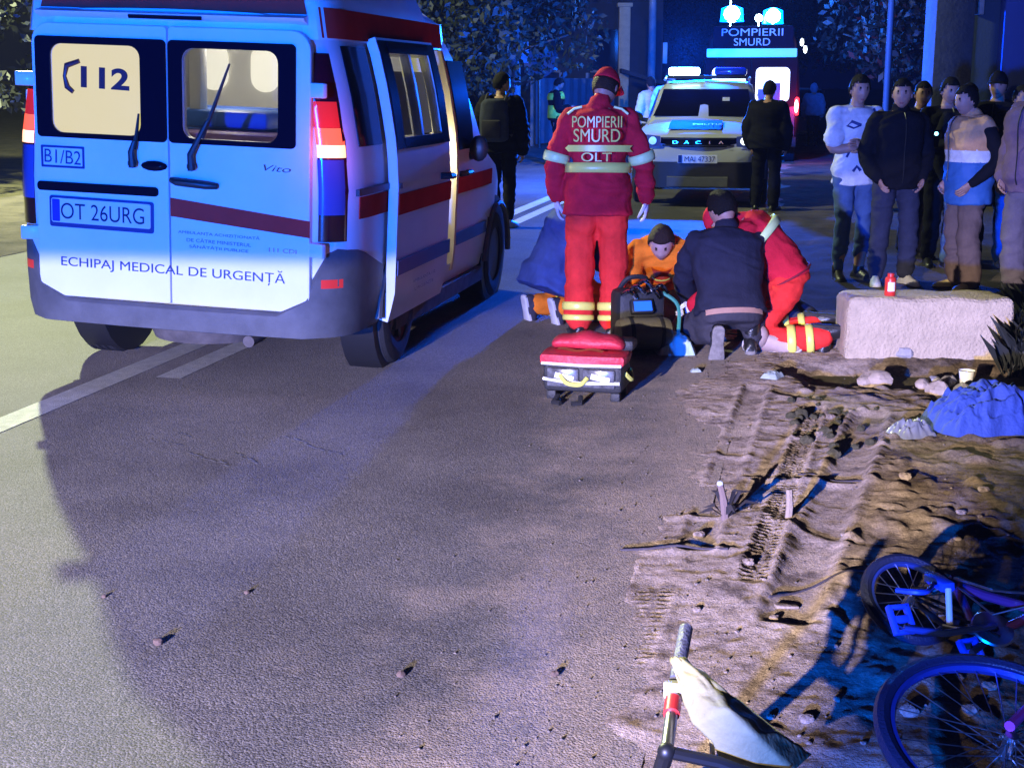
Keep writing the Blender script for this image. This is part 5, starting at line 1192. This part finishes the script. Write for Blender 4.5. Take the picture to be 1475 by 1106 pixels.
for k, (z0, sag, dx) in enumerate(((6.8, .5, 9), (6.4, .7, 9.6), (5.6, .4, 5))):
    a_, c_ = at0(743, 31) + V((0, 0, z0)), at0(938, 38) + V((0, 0, z0)); b = MB(); b.tube([a_.lerp(c_, t) - V((0, 0, sag * 4 * t * (1 - t))) for t in np.linspace(0, 1, 12)], .012, 4)
    tag(b.build('overhead_wire', M_BLACK), ['topmost wire strung between the grey pole and the thin dark pole', 'middle wire strung between the grey pole and the thin dark pole', 'lowest wire strung between the grey pole and the thin dark pole'][k], 'wire', 'overhead wires')
# kerb on the left, far
# building on the right behind the onlookers
bl = empty('pale_building', at0(1385, 19), (0, 0, -R_(4))); tag(bl, 'pale rendered building behind the onlookers at the right edge', 'building')
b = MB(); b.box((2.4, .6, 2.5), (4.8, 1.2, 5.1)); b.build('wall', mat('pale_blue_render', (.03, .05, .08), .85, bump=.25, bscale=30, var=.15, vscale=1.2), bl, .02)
b = MB(); b.box((.62, -.12, 1.6), (.36, .26, 3.2)); b.build('pilaster', mat('blue_lit_render', (.05, .08, .25), .8, bump=.2, bscale=40), bl, .01)  # blue light on the column put into the pilaster colour
b = MB(); b.box((1.9, -.06, 2.72), (2.2, .10, .95)); w_ = b.build('dark_canopy', M_BLACK, bl, .01); b = MB(); b.box((.15, -.05, 2.75), (.12, .08, .5)); b.build('pipe', M_CONC, bl, .01)
b = MB(); b.box((1.6, -.03, 1.1), (.9, .08, 2.1)); dr_ = b.build('door', M_GREYP, bl, .01); b = MB(); b.ball((1.3, -.09, 1.05), .03, 8); b.build('handle', M_STEEL, dr_)
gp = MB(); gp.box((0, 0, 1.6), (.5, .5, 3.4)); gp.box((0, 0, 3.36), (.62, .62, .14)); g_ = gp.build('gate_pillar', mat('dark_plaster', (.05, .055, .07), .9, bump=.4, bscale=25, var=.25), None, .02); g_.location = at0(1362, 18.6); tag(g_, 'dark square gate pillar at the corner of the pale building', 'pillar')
# ------------------------------------------------------------------ things on the ground
def on(px, py): q = G(px, py); return V((q.x, q.y, ground_z(q.x, q.y)))
# -- red and black medical bag
bag = empty('medical_bag', G(838, 578), (0, 0, R_(-14))); tag(bag, 'open red medical bag with black pockets and clear windows on the asphalt', 'medical bag')
M_REDN = mat('red_nylon', (.55, .025, .045), .55, bump=.3, bscale=50, var=.15); M_KN = mat('black_nylon', (.016, .016, .018), .6, bump=.2, bscale=90)
M_VINYL = thin_glass('clear_vinyl', (.8, .8, .8), .35)
b = MB(); b.box((0, .14, .12), (.42, .28, .15)); b.build('lower_case', M_KN, bag, .025)
for x, w in ((-.10, .17), (.09, .17)):
    b = MB(); b.box((x, -.008, .125), (w, .022, .10)); pk = b.build('front_pocket', mat('dark_vinyl', (.09, .09, .10), .2, coat=.6, var=.8, vscale=24), bag, .01)
    b = MB(); b.box((x + .01, -.022, .13), (w * .6, .01, .03), 0, Matrix.Rotation(.2, 3, 'Y')); b.build('packet', M_INLIT, pk, .003)
b = MB(); b.tube([(-.205, -.012, .115), (-.10, -.022, .105), (.0, -.022, .10), (.2, -.012, .105)], .009, 6); b.build('reflective_strap', M_INLIT, bag)
b = MB(); b.tube(catmull([(-.11, -.025, .14), (-.07, -.055, .105), (.0, -.055, .10), (.03, -.025, .13)], 4), .012, 6); b.build('carry_handle', mat('yellow_webbing', (.6, .58, .12), .7), bag)
b = MB(); b.tube(catmull([(.215, .08, .14), (.24, .14, .10), (.215, .22, .14)], 4), .012, 6); b.build('side_handle', mat('yellow_webbing', (.6, .58, .12), .7), bag)
b = MB(); b.loft([[Vector((x * k, y, z)) for x, y in ((-.215, -.02), (-.225, .12), (-.21, .28), (.21, .28), (.225, .12), (.215, -.02), (0, -.035))] for z, k in ((.195, .98), (.20, 1.02), (.235, 1.03), (.245, .99))]); lid = b.build('red_lid', M_REDN, bag, .008)
b = MB(); b.tube([(-.21, -.03, .20), (0, -.042, .198), (.21, -.03, .20)], .008, 6); b.build('zip', M_INLIT, lid)
b = MB(); N_ = 9
rings = []
for i in range(N_):
    t = i / (N_ - 1); x = -.20 + .40 * t; hh = .05 + .045 * math.sin(t * math.pi) + .012 * math.sin(t * 17)
    rings.append([Vector((x, .10 + .02 * math.sin(t * 9), .245)), Vector((x, .08, .26 + hh * .5)), Vector((x + .01, .14, .25 + hh)), Vector((x, .24, .255 + hh * .9)), Vector((x, .30, .25 + hh * .3)), Vector((x, .28, .245))])
b.loft(rings); b.build('folded_flap', M_REDN, bag, 0, sub=2)
b = MB(); b.loft([[Vector((x, y, .262 + .006 * math.sin(x * 40))) for y in (.02, .05, .08)] for x in np.linspace(-.14, .10, 9)], 0, False, False); b.build('orange_lining', mat('orange_lining', (.6, .22, .06), .6), bag)
for sd in (-1, 1):
    b = MB(); b.tube([(sd * .06 - .06, -.03, .03), (sd * .07 - .06, -.10, .012), (sd * .03 - .06, -.12, .012)], .014, 6); b.build('loose_strap', M_KN, bag)
    for yy in (.04, .24): b = MB(); b.box((sd * .17, yy, .022), (.05, .03, .045)); b.build('foot', M_KN, bag, .006)
b = MB(); b.box((.19, .24, .27), (.10, .14, .06)); b.build('black_pouch', M_KN, bag, .02)
# -- black monitor pack standing among the helpers
mo = empty('monitor_pack', G(925, 508), (0, 0, R_(12))); tag(mo, 'black equipment pack with a small blue screen and silver clips amid the helpers', 'equipment pack')
b = MB(); b.box((0, .12, .19), (.30, .22, .38)); b.build('pack_body', M_KN, mo, .04)
b = MB(); b.lathe([(0, -.17), (.085, -.16), (.10, -.13), (.10, .12), (.085, .16), (0, .17)], 24, 'x', (-.01, -.05, .13)); cy = b.build('oxygen_pouch', mat('olive_nylon', (.13, .12, .09), .55, bump=.2, bscale=70), mo)
for xx in (-.10, .09): b = MB(); b.lathe([(.103, -.012), (.106, 0), (.103, .012)], 24, 'x', (xx, -.05, .13)); b.build('pouch_strap', M_KN, cy)
b = MB(); b.box((-.02, -.03, .29), (.14, .05, .09), 0, Matrix.Rotation(-.5, 3, 'X')); sc_ = b.build('screen_case', M_BLACK, mo, .01); b = MB(); b.box((-.02, -.062, .30), (.11, .008, .06), 0, Matrix.Rotation(-.5, 3, 'X')); b.build('screen', mat('blue_screen', (.02, .08, .5), .3, emit=(.02, .2, 1), estr=.8), sc_)
for i in range(5):
    b = MB(); z = .36 + .03 * (i % 3); b.tube(catmull([(-.13 + .05 * i, .02, z), (-.10 + .05 * i, -.04, z + .03), (-.05 + .05 * i, -.02, z - .02)], 3), .012, 6); b.build('clip', M_CHROME, mo)
b = MB(); b.tube(catmull([(.14, .05, .36), (.22, -.02, .28), (.20, -.10, .06), (.28, -.12, .02)], 5), .012, 6); b.build('tube', mat('green_hose', (.05, .25, .18), .4), mo)
b = MB(); b.tube(catmull([(-.1, .2, .36), (-.05, .16, .44), (.06, .16, .44), (.1, .2, .36)], 5), .016, 6); b.build('top_handle', M_KN, mo)
# crumpled pale dressing
def crumple(name, loc, w, d, h, m, label, cat, seed, n=26, rz=0, rough=1.0):
    u = np.linspace(-1, 1, n); X, Y = np.meshgrid(u, u); r = np.sqrt(X ** 2 + Y ** 2); ang = np.arctan2(Y, X)
    rr = 1 + .22 * (fbm(np.cos(ang) * 1.5 + seed, np.sin(ang) * 1.5, 3, seed) - .5) * 2
    k = np.clip(1 - (np.maximum(np.abs(X), np.abs(Y))) ** 3, 0, 1)
    f = np.abs(fbm(X * 2.2 + seed, Y * 2.2, 4, seed + 4) - .5) * 2; f2 = np.abs(fbm(X * 5 + seed, Y * 4, 3, seed + 8) - .5) * 2
    Z = h * k * (.45 + .9 * (1 - f) * .6 - .55 * f2 * rough) + .004
    s_ = 1 - .12 * (r ** 2) * .5
    co = np.stack([X * w / 2 * rr * s_, Y * d / 2 * rr * s_, np.maximum(Z, .003)], -1).reshape(-1, 3)
    i = (np.arange(n - 1)[:, None] * n + np.arange(n - 1)[None]).ravel(); fc = np.stack([i, i + 1, i + n + 1, i + n], 1)
    me = bpy.data.meshes.new(name); me.from_pydata(co.tolist(), [], fc.tolist()); me.update(); setm(me, m); o = link(name, me); o.location = loc; o.rotation_euler = (0, 0, rz)
    smooth(bake(o, sub=1), 0); return tag(o, label, cat)
crumple('dressing_sheet', G(972, 508), .26, .26, .14, mat('pale_green_sheet', (.42, .55, .50), .6, var=.15), 'crumpled pale green dressing on the ground in front of the kneeling woman', 'dressing', 4)
# -- concrete block and what stands on it
bl_ = MB(); q0 = on(1336, 519); n_ = 14
def blk():
    b = MB(); W_, H_, D_ = .97, .395, .40
    b.box((0, D_ / 2, H_ / 2 - .03), (W_, D_, H_ + .06)); me = b.mesh('concrete_block'); setm(me, mat('block_concrete', (.46, .365, .265), .9, bump=.8, bscale=55, var=.16, vscale=10)); o = link('concrete_block', me)
    bake(o, .045, 3, 0)
    bm = bmesh.new(); bm.from_mesh(o.data); bmesh.ops.subdivide_edges(bm, edges=bm.edges, cuts=5, use_grid_fill=True); bm.to_mesh(o.data); bm.free()
    n = len(o.data.vertices); co = np.empty(n * 3); o.data.vertices.foreach_get('co', co); co = co.reshape(-1, 3)
    for a in range(3): co[:, a] += (fbm(co[:, (a + 1) % 3] * 7 + 3, co[:, (a + 2) % 3] * 7 + co[:, a] * 3, 4, 60 + a) - .5) * .045
    o.data.vertices.foreach_set('co', co.ravel()); o.data.update(); smooth(o.data, 50); return o
block = blk(); block.location = V((q0.x, G(1336, 519).y, -.02)); block.rotation_euler = (0, 0, R_(-3)); tag(block, 'rough pale concrete block lying in front of the onlookers', 'concrete block')
can = empty('spray_can', A(1282, 421, block.location.y + .12)); can.location.z = .372; tag(can, 'red can with a white label standing on the concrete block', 'can')
b = MB(); b.lathe([(0, 0), (.030, 0), (.033, .005), (.033, .10), (.028, .112), (.020, .115), (.020, .135), (0, .137)], 20, 'z'); b.build('can_body', mat('red_tin', (.60, .03, .025), .35), can)
b = MB(); b.loft([[Vector((.0338 * math.sin(a), -.0338 * math.cos(a), z)) for z in (.03, .085)] for a in np.linspace(-.7, .6, 8)], 0, False, False); b.build('can_label', M_INLIT, can)
# -- stones
def stone(loc, r, m, label, seed, sc=(1, 1, .75), name='stone', grp='stones by the ditch'):
    b = MB(); b.ball((0, 0, 0), r, 14, 0, sc); v = []
    for p in b.v:
        q = V(p); d = q.normalized(); k = fbm(np.array([d.x * 1.6 + seed]), np.array([d.y * 1.6 + d.z * 1.1]), 3, seed)[0]; v.append(q * (.62 + .8 * k))
    b.v = v; o = b.build(name, m, ang=28); o.location = loc + V((0, 0, r * sc[2] * .45)); o.rotation_euler = (0, 0, seed); return tag(o, label, 'stone', grp)
M_ST = mat('sandstone', (.42, .33, .26), .9, bump=.4, bscale=40, var=.2); M_STG = mat('grey_stone', (.30, .28, .30), .9, bump=.4, bscale=40, var=.25)
for i, (px, py, r, m, lab) in enumerate(((1268, 553, .075, M_ST, 'largest tan stone in front of the concrete block'), (1246, 553, .045, M_ST, 'small tan stone touching the largest tan stone'), (1329, 558, .045, M_ST, 'tan stone halfway between the largest stone and the white cup'),
        (1346, 552, .035, M_STG, 'small pale grey stone left of the round blue-lit stone'), (1366, 553, .045, M_STG, 'round blue-lit grey stone beside the white cup'), (1302, 517, .06, M_STG, 'grey stone leaning on the foot of the concrete block'), (1350, 570, .06, M_ST, 'broken brown stone below the row of pale stones'), (1385, 570, .05, M_STG, 'dark grey stone under the white cup'))):
    stone(on(px, py), r, m, lab, 3 + i * 7)
cp_ = MB(); cp_.lathe([(0, 0), (.030, 0), (.042, .085), (.045, .088), (.040, .084), (.029, .005)], 20, 'z'); o = cp_.build('paper_cup', M_INLIT); o.location = on(1391, 556); tag(o, 'white paper cup standing among the stones', 'cup')
rnd = random.Random(4)
lab_st = 'tiny dirt clod lying loose on the sandy shoulder'
proto = None
for i in range(62):
    px, py = rnd.uniform(960, 1460), rnd.uniform(560, 1090)
    q = on(px, py)
    if float(edge_x(np.array([q.y]))[0]) > q.x - .12: continue
    if proto is None: proto = stone(q, .03, M_DIRT, lab_st, 91, (1, 1, .7), 'dirt_clod', 'loose dirt clods'); o = proto
    else: o = proto.copy(); COL.objects.link(o)
    k = .14 + .75 * rnd.random() ** 2.5; o.scale = (k, k * rnd.uniform(.7, 1.2), k); o.location = q + V((0, 0, .008 * k)); o.rotation_euler = (0, 0, rnd.uniform(0, 6))
for i, (px, py, r, lab) in enumerate(((228, 927, .016, 'small brown pebble casting a thin shadow on the asphalt at lower left'), (578, 973, .012, 'dark pebble on the asphalt near the bottom centre'), (800, 972, .012, 'dark pebble at the asphalt edge left of the handlebar'), (355, 855, .009, 'tiny brown pebble on the asphalt between the other pebbles and the van'), (150, 860, .008, 'tiny pebble on the asphalt nearest the left edge'))):
    stone(G(px, py), r, mat('brown_pebble', (.10, .065, .05), .9), lab, 40 + i, (1, 1, .8), 'pebble', 'pebbles on the asphalt')
# scrape marks in the asphalt
b = MB()
for (x0, y0, x1, y1, w) in ((268, 652, 335, 672, 5), (338, 652, 372, 668, 5), (236, 634, 262, 642, 3), (412, 628, 470, 650, 4), (470, 648, 500, 656, 3), (255, 622, 275, 630, 3)):
    a_, c_ = G(x0, y0, .003), G(x1, y1, .003); d = (c_ - a_).normalized(); nrm = V((-d.y, d.x, 0)) * w * .0018
    for t in range(6):
        p0, p1 = a_.lerp(c_, t / 6), a_.lerp(c_, (t + .85) / 6); j = V((rnd.uniform(-.01, .01), rnd.uniform(-.01, .01), 0)); b.add([p0 + nrm * rnd.uniform(.4, 1) + j, p0 - nrm * rnd.uniform(.4, 1) + j, p1 - nrm * rnd.uniform(.4, 1) + j, p1 + nrm * rnd.uniform(.4, 1) + j], [(0, 1, 2, 3)])
tag(b.build('road_scrape', mat('scraped_asphalt', (.20, .195, .19), .9, bump=.5, bscale=90), ang=0), kind='structure')
# -- stakes, twigs
b = MB(); b.tube([(0, 0, -.02), (.004, 0, .05), (.0, .005, .115)], [.016, .015, .013], 7); o = b.build('wooden_stake', mat('pale_wood', (.26, .20, .15), .8, bump=.4, bscale=60)); o.location = on(1135, 752); tag(o, 'short pale wooden stake upright in the sand', 'stake')
pt = empty('dry_plant', on(1045, 752)); tag(pt, 'broken dry plant with dark pointed leaves and a pale tip sticking out of the sand', 'plant')
b = MB(); b.tube(catmull([(0, 0, -.03), (-.01, 0, .07), (-.025, 0, .13)], 4), [.016] * 5 + [.013] * 4, 7); st_ = b.build('stem', mat('dry_stem', (.16, .11, .10), .8), pt); b = MB(); b.ball((-.025, 0, .135), .013, 8); b.build('stem_tip', mat('pale_tip', (.45, .50, .60), .4), st_)
for i, (dx, dy, dz) in enumerate(((.10, .02, .10), (.14, -.02, .06), (.05, -.05, .12), (-.09, .0, .04), (-.12, -.05, .03), (.07, .06, .07), (-.05, .07, .09), (.02, -.09, .05))):
    b = MB(); m_ = V((dx * .5, dy * .5, dz * .8 + .02)); t_ = V((dx, dy, dz)); s_ = V((-dy, dx, 0)).normalized() * .018
    b.add([V((0, 0, 0)), m_ + s_, t_, m_ - s_, m_ + V((0, 0, .008))], [(0, 1, 4), (1, 2, 4), (2, 3, 4), (3, 0, 4)]); o = b.build('leaf', mat('dark_dry_leaf', (.035, .03, .035), .7), pt)
def twig(p, q, r, lab, h=.012):
    a_, c_ = on(*p), on(*q); b = MB(); pts = [a_.lerp(c_, t) for t in (0, .25, .5, .75, 1)]; pts = [V((k.x + rnd.uniform(-.008, .008), k.y + rnd.uniform(-.01, .01), ground_z(k.x, k.y) + h)) for k in pts]
    b.tube(catmull(pts, 3), r, 6); tag(b.build('twig', mat('dark_twig', (.05, .04, .05), .8, bump=.4, bscale=60)), lab, 'twig')
twig((895, 792), (1050, 800), .0045, 'long dark strip in place of a shadow streak on the asphalt edge above the tyre print', .004); twig((1105, 868), (1245, 832), .004, 'thin dark twig pointing at the small bicycle wheel', .006); twig((1150, 690), (1240, 700), .004, 'thin twig right of the dry plant', .005)  # the long one is a dark strip standing in for a shadow streak
b = MB(); a_ = on(1132, 876); b.box((0, 0, .008), (.075, .03, .010)); o = b.build('wood_chip', mat('pale_wood', (.26, .20, .15), .8), None, .003); o.location = a_; o.rotation_euler = (0, .1, .2); tag(o, 'flat pale chip of wood in the sand left of the bicycle', 'wood chip')
# -- blanket and plastic bag on the right
crumple('blanket', on(1420, 622), .62, .42, .24, mat('blue_blanket', (.018, .045, .24), .8, bump=.3, bscale=70, var=.15), 'crumpled blue blanket heaped on the dirt at the right edge', 'blanket', 21, 56, .2, .9)
crumple('plastic_bag', on(1312, 632), .19, .15, .10, mat('grey_plastic_film', (.16, .165, .20), .3, coat=.5, var=.2), 'crumpled grey plastic bag beside the blue blanket', 'plastic bag', 33, 24, .4, 1.4)
mp = None
for i in range(34):
    px, py = rnd.gauss(1175, 38), rnd.gauss(612, 24); q = on(px, py)
    if mp is None: mp = stone(q, .03, M_SOIL, 'dark clod of wet mud in the churned patch above the wooden stake', 55, (1, 1, .8), 'mud_clod', 'dark mud clods'); o = mp
    else: o = mp.copy(); COL.objects.link(o)
    k = .3 + .9 * rnd.random() ** 2; o.scale = (k, k * rnd.uniform(.7, 1.2), k); o.location = q + V((0, 0, .006)); o.rotation_euler = (0, 0, rnd.uniform(0, 6))
for px, py, w, lab, sd_ in ((968, 498, .12, 'crumpled pale wrapper on the ground right of the black equipment pack', 61), (1002, 536, .07, 'small white wrapper behind the sole of the squatting man', 63), (1112, 548, .13, 'crumpled pale green wrapper on the sand below the kneeling red paramedic', 67)):
    crumple('wrapper', on(px, py), w, w * .8, w * .35, mat('pale_wrapper', (.36, .42, .40), .5, var=.2), lab, 'wrapper', sd_, 20, sd_)
gv = MB(); rg = np.random.RandomState(5)
for i in range(1500):
    y = 2.8 + 6.6 * rg.rand() ** 1.3; x = float(edge_x(np.array([y]))[0]) + (rg.normal(0, .30) if i % 2 else abs(rg.normal(0, 1.0)) - .15)
    z = ground_z(x, y); r = .0016 + .0055 * rg.rand() ** 5; a = rg.rand(6, 1) * .5 + .75; d = np.array([(1, 0, 0), (-1, 0, 0), (0, 1, 0), (0, -1, 0), (0, 0, .7), (0, 0, -.7)]) * a * r; t = rg.rand() * 3; c_, s_ = math.cos(t), math.sin(t)
    gv.add([(x + q[0] * c_ - q[1] * s_, y + q[0] * s_ + q[1] * c_, z + q[2] + r * .4) for q in d], [(0, 2, 4), (2, 1, 4), (1, 3, 4), (3, 0, 4), (2, 0, 5), (1, 2, 5), (3, 1, 5), (0, 3, 5)])
tag(gv.build('loose_gravel', mat('gravel_grains', (.13, .105, .09), .9, var=.5, vscale=30), ang=0), 'loose gravel and crumbs strewn along the edge of the asphalt', 'gravel', kind='stuff')
# -- weeds at the right of the block
gr = MB()
for i in range(420):
    px, py = rnd.uniform(1445, 1500), rnd.uniform(470, 545); q = on(px, py); a = rnd.uniform(0, 6.28); h = rnd.uniform(.08, .30); l = V((math.cos(a), math.sin(a), 0)); w_ = V((-l.y, l.x, 0)) * .006
    gr.add([q - w_, q + w_, q + l * h * .25 + V((0, 0, h * .7)) + w_ * .6, q + l * h * .6 + V((0, 0, h))], [(0, 1, 2, 3)])
tag(gr.build('weeds', M_LEAFD, ang=0), 'tall dark weeds growing at the right end of the concrete block', 'weeds', kind='stuff')
# -- bicycles
M_BTYRE = mat('bike_tyre', (.014, .018, .045), .4, bump=.3, bscale=150); M_PURP = mat('purple_bike_paint', (.07, .02, .10), .3, coat=.6); M_BLUEP = mat('blue_plastic', (.02, .07, .45), .4)  # tyre colour has the blue beacon light mixed in
def bike_wheel(parent, c, nrm, R, spokes, tr=.022):
    z = V(nrm).normalized(); x = z.orthogonal().normalized(); y = z.cross(x); M3 = Matrix((x, y, z)).transposed(); M4 = M3.to_4x4(); M4.translation = V(c)
    def tor(mb, R0, r, n=56, k=8, sq=1.0):
        mb.loft([[M4 @ V(((R0 + r * math.cos(b_)) * math.cos(a), (R0 + r * math.cos(b_)) * math.sin(a), r * sq * math.sin(b_))) for b_ in [2 * math.pi * j / k for j in range(k)]] for a in [2 * math.pi * i / n for i in range(n + 1)]], 0, False)
    b = MB(); tor(b, R - tr, tr); wl = b.build('wheel', M_BTYRE, parent)
    for i in range(0): pass
    b = MB(); tor(b, R - 2.1 * tr, tr * .42, 56, 6, 1.6); b.build('rim', mat('blue_lit_rim', (.03, .06, .30), .3, .5), wl)  # blue beacon light on the wheel put into the rim colour
    b = MB(); b.tube([M4 @ V((0, 0, -.035)), M4 @ V((0, 0, .035))], .016, 10); hub = b.build('hub', M_STEEL, wl)
    for i in range(spokes):
        a = 2 * math.pi * i / spokes; a2 = a + (.5 if i % 2 else -.5); sd = .025 if (i // 2) % 2 else -.025
        b = MB(); b.tube([M4 @ V((.015 * math.cos(a2), .015 * math.sin(a2), sd)), M4 @ V(((R - 2 * tr) * math.cos(a), (R - 2 * tr) * math.sin(a), 0))], .0016, 4); b.build('spoke', M_STEEL, wl)
    return wl
def wp(px, py, z): q = G(px, py, z); return V((q.x, q.y, z))
bike = empty('bicycle', (0, 0, 0)); tag(bike, 'fallen bicycle with blue pedals and a purple frame at the lower right', 'bicycle')
cw = wp(1312, 862, .12); cb = wp(1452, 1074, .10)
bike.location = V((cw.x, cw.y, 0)); bo = bike.location.copy()
bike_wheel(bike, cw - bo, (.15, -.62, .78), .155, 20, .017)
bike_wheel(bike, cb - bo, (.10, -.30, .95), .315, 32, .021)
def btube(name, pts, r, m, parent=bike, n=10): b = MB(); b.tube([V(p) - bo for p in pts], r, n); return b.build(name, m, parent)
bb = wp(1425, 915, .10); hd = wp(1500, 872, .20); sp_ = wp(1372, 826, .20)
fr_ = btube('frame', [wp(1366, 838, .19), wp(1420, 858, .19), wp(1500, 880, .20)], .014, M_PURP)
btube('frame_tube', [wp(1372, 832, .19), wp(1404, 905, .12), bb], .013, M_PURP); btube('frame_tube', [bb, wp(1480, 890, .15), hd], .014, M_PURP); btube('chain_stay', [cw, wp(1360, 900, .11), bb], .009, M_DKSTEEL); btube('seat_stay', [cw + V((0, 0, .03)), wp(1345, 850, .16), wp(1372, 836, .19)], .009, M_DKSTEEL)
b = MB(); zc = V((.1, -.5, .86)).normalized(); xx = zc.orthogonal().normalized(); yy = zc.cross(xx); Mc = Matrix((xx, yy, zc)).transposed()
b.lathe([(.015, -.006), (.058, -.005), (.062, 0), (.058, .005), (.015, .006)], 30, 'z', bb - bo + zc * .03, 0, Mc); b.build('chainring', M_STEEL, bike)
btube('chain', [bb + zc * .03 + V((0, .055, 0)), cw + zc * .02 + V((0, .03, 0))], .005, M_DKSTEEL); btube('chain', [bb + zc * .03 - V((0, .055, 0)), cw + zc * .02 - V((0, .03, 0))], .005, M_DKSTEEL)
pe = wp(1302, 905, .17); btube('crank_arm', [bb + zc * .045, wp(1360, 912, .16), pe], .010, mat('blue_alloy', (.05, .10, .42), .3, .6))
def pedal(c, rz):
    b = MB(); M_ = Matrix.Rotation(rz, 3, 'Z') @ Matrix.Rotation(R_(48), 3, 'X')
    for dx in (-.026, .026): b.box(V(c) - bo + M_ @ V((dx, 0, 0)), (.014, .085, .02), 0, M_)
    b.box(V(c) - bo, (.05, .02, .018), 0, M_); b.box(V(c) - bo + M_ @ V((0, .036, 0)), (.06, .012, .02), 0, M_); b.box(V(c) - bo + M_ @ V((0, -.036, 0)), (.06, .012, .02), 0, M_); b.build('pedal', M_BLUEP, bike, .003)
pedal(wp(1298, 892, .185), .25); pedal(wp(1400, 940, .05), .4)
btube('crank_arm', [bb - zc * .03, wp(1400, 940, .06)], .010, M_DKSTEEL)
b = MB(); c_ = wp(1353, 838, .20) - bo; b.box(c_, (.045, .10, .03), 0, Matrix.Rotation(.3, 3, 'Z')); b.build('chain_guard', M_BLUEP, bike, .008)
b = MB(); b.tube(catmull([wp(1344, 840, .20) - bo, wp(1335, 852, .22) - bo, wp(1312, 852, .22) - bo, wp(1292, 850, .21) - bo], 4), .008, 6); b.build('kick_stand', M_BLUEP, bike)
btube('reflector_stick', [wp(1366, 848, .24), wp(1368, 898, .16)], .009, mat('pale_plastic', (.6, .58, .55), .4)); btube('front_fork', [cb + V((0, 0, .05)), wp(1500, 1000, .14)], .013, mat('pink_bike_paint', (.5, .05, .22), .3)); btube('cable', [wp(1375, 832, .22), wp(1430, 850, .24), wp(1490, 855, .22)], .004, M_STEEL); btube('cable', [wp(1380, 845, .2), wp(1430, 885, .17), wp(1490, 870, .22)], .003, M_STEEL)
# handlebar end of a second bicycle with a pale sheet
hb_ = empty('bicycle', G(960, 1100)); tag(hb_, 'bicycle lying below the bottom edge, only its handlebar, red ring and stem in view', 'bicycle'); bo = hb_.location.copy()
top_ = wp(988, 905, .36); clamp = wp(972, 992, .30); joint = wp(960, 1082, .25)
btube('grip', [top_, top_.lerp(clamp, .86)], .0165, mat('grey_grip', (.10, .10, .14), .45, bump=.4, bscale=90), hb_, 12)
b = MB(); b.tube([clamp - bo + V((.0, .0, .018)), clamp - bo - V((0, .01, .018))], .026, 12); b.box(clamp - bo + V((.035, -.01, -.005)), (.05, .03, .03)); b.build('brake_clamp', mat('cream_plastic', (.60, .52, .40), .45), hb_, .004)
btube('red_ring', [clamp.lerp(joint, .18), clamp.lerp(joint, .42)], .0185, mat('red_ring_plastic', (.6, .03, .03), .4), hb_, 12)
btube('bar_tube', [clamp.lerp(joint, .05), joint], .014, M_STEEL, hb_, 12)
btube('brake_lever', catmull([clamp + V((.045, -.01, -.01)), clamp + V((.07, -.06, -.05)), clamp + V((.065, -.16, -.09))], 4), .006, mat('pale_plastic', (.6, .58, .55), .4), hb_, 8)
b = MB(); b.ball(joint - bo, .020, 12); b.tube([joint - bo, wp(1035, 1098, .22) - bo, wp(1120, 1130, .18) - bo], .014, 10); b.build('stem', M_DKSTEEL, hb_)
btube('fork_tube', [joint, wp(945, 1130, .15), wp(930, 1180, .05)], .018, M_DKSTEEL, hb_)
# the pale sheet hung over it
def chain(pts, n=44):
    P = [wp(*q) for q in pts]; L_ = [0]
    for a, c in zip(P, P[1:]): L_.append(L_[-1] + (c - a).length)
    return [V(tuple(float(np.interp(L_[-1] * k / (n - 1), L_, [p[d] for p in P])) for d in range(3))) for k in range(n)]
c0 = chain([(966, 950, .370), (982, 1000, .325), (997, 1042, .285), (1024, 1062, .262), (1040, 1096, .20), (1062, 1122, .15)])
c1 = chain([(970, 947, .378), (1000, 990, .350), (1020, 1030, .318), (1062, 1068, .262), (1100, 1112, .18)])
c2 = chain([(978, 946, .385), (1022, 984, .362), (1046, 1020, .338), (1090, 1060, .280), (1142, 1108, .17)])
c3 = chain([(988, 950, .375), (1046, 996, .345), (1066, 1010, .315), (1122, 1054, .245), (1168, 1086, .15)])
b = MB(); rings = []
for k in range(44):
    row = [c0[k], c1[k], c2[k], c3[k]]; ring = []
    for v in np.linspace(0, 3, 25):
        i_ = min(int(v), 2); q = row[i_].lerp(row[i_ + 1], v - i_); nz_ = noise2(np.array([k * .35]), np.array([v * 2.2]), 77)[0] - .5
        ring.append(q + V((0, -.3, .9)) * (.012 * nz_))
    rings.append(ring)
b.loft(rings, 0, False, False); me = b.mesh('pale_sheet'); setm(me, mat('cream_cloth', (.36, .31, .14), .75, bump=.2, bscale=60, var=.08)); o = link('pale_sheet', me)
def f(o): q = o.modifiers.new('t', 'SOLIDIFY'); q.thickness = .003
smooth(bake(o, extra=[f]), 0); tag(o, 'cream cloth sheet hanging over the handlebar at the bottom', 'cloth')
# ------------------------------------------------------------------ thin haze added to stand in for lens glow round the beacons
hz_ = MB(); hz_.box((0, 40, 7), (150, 200, 16.2)); ho = hz_.mesh('haze'); hm = bpy.data.materials.new('glow_haze'); hm.use_nodes = True
hn = hm.node_tree; hn.nodes.remove(hn.nodes['Principled BSDF']); hv = hn.nodes.new('ShaderNodeVolumePrincipled'); hv.inputs['Color'].default_value = (.8, .85, 1, 1); hv.inputs['Density'].default_value = .0003
hn.links.new(hv.outputs[0], hn.nodes['Material Output'].inputs['Volume']); setm(ho, hm); ho = link('haze', ho); tag(ho, kind='stuff')
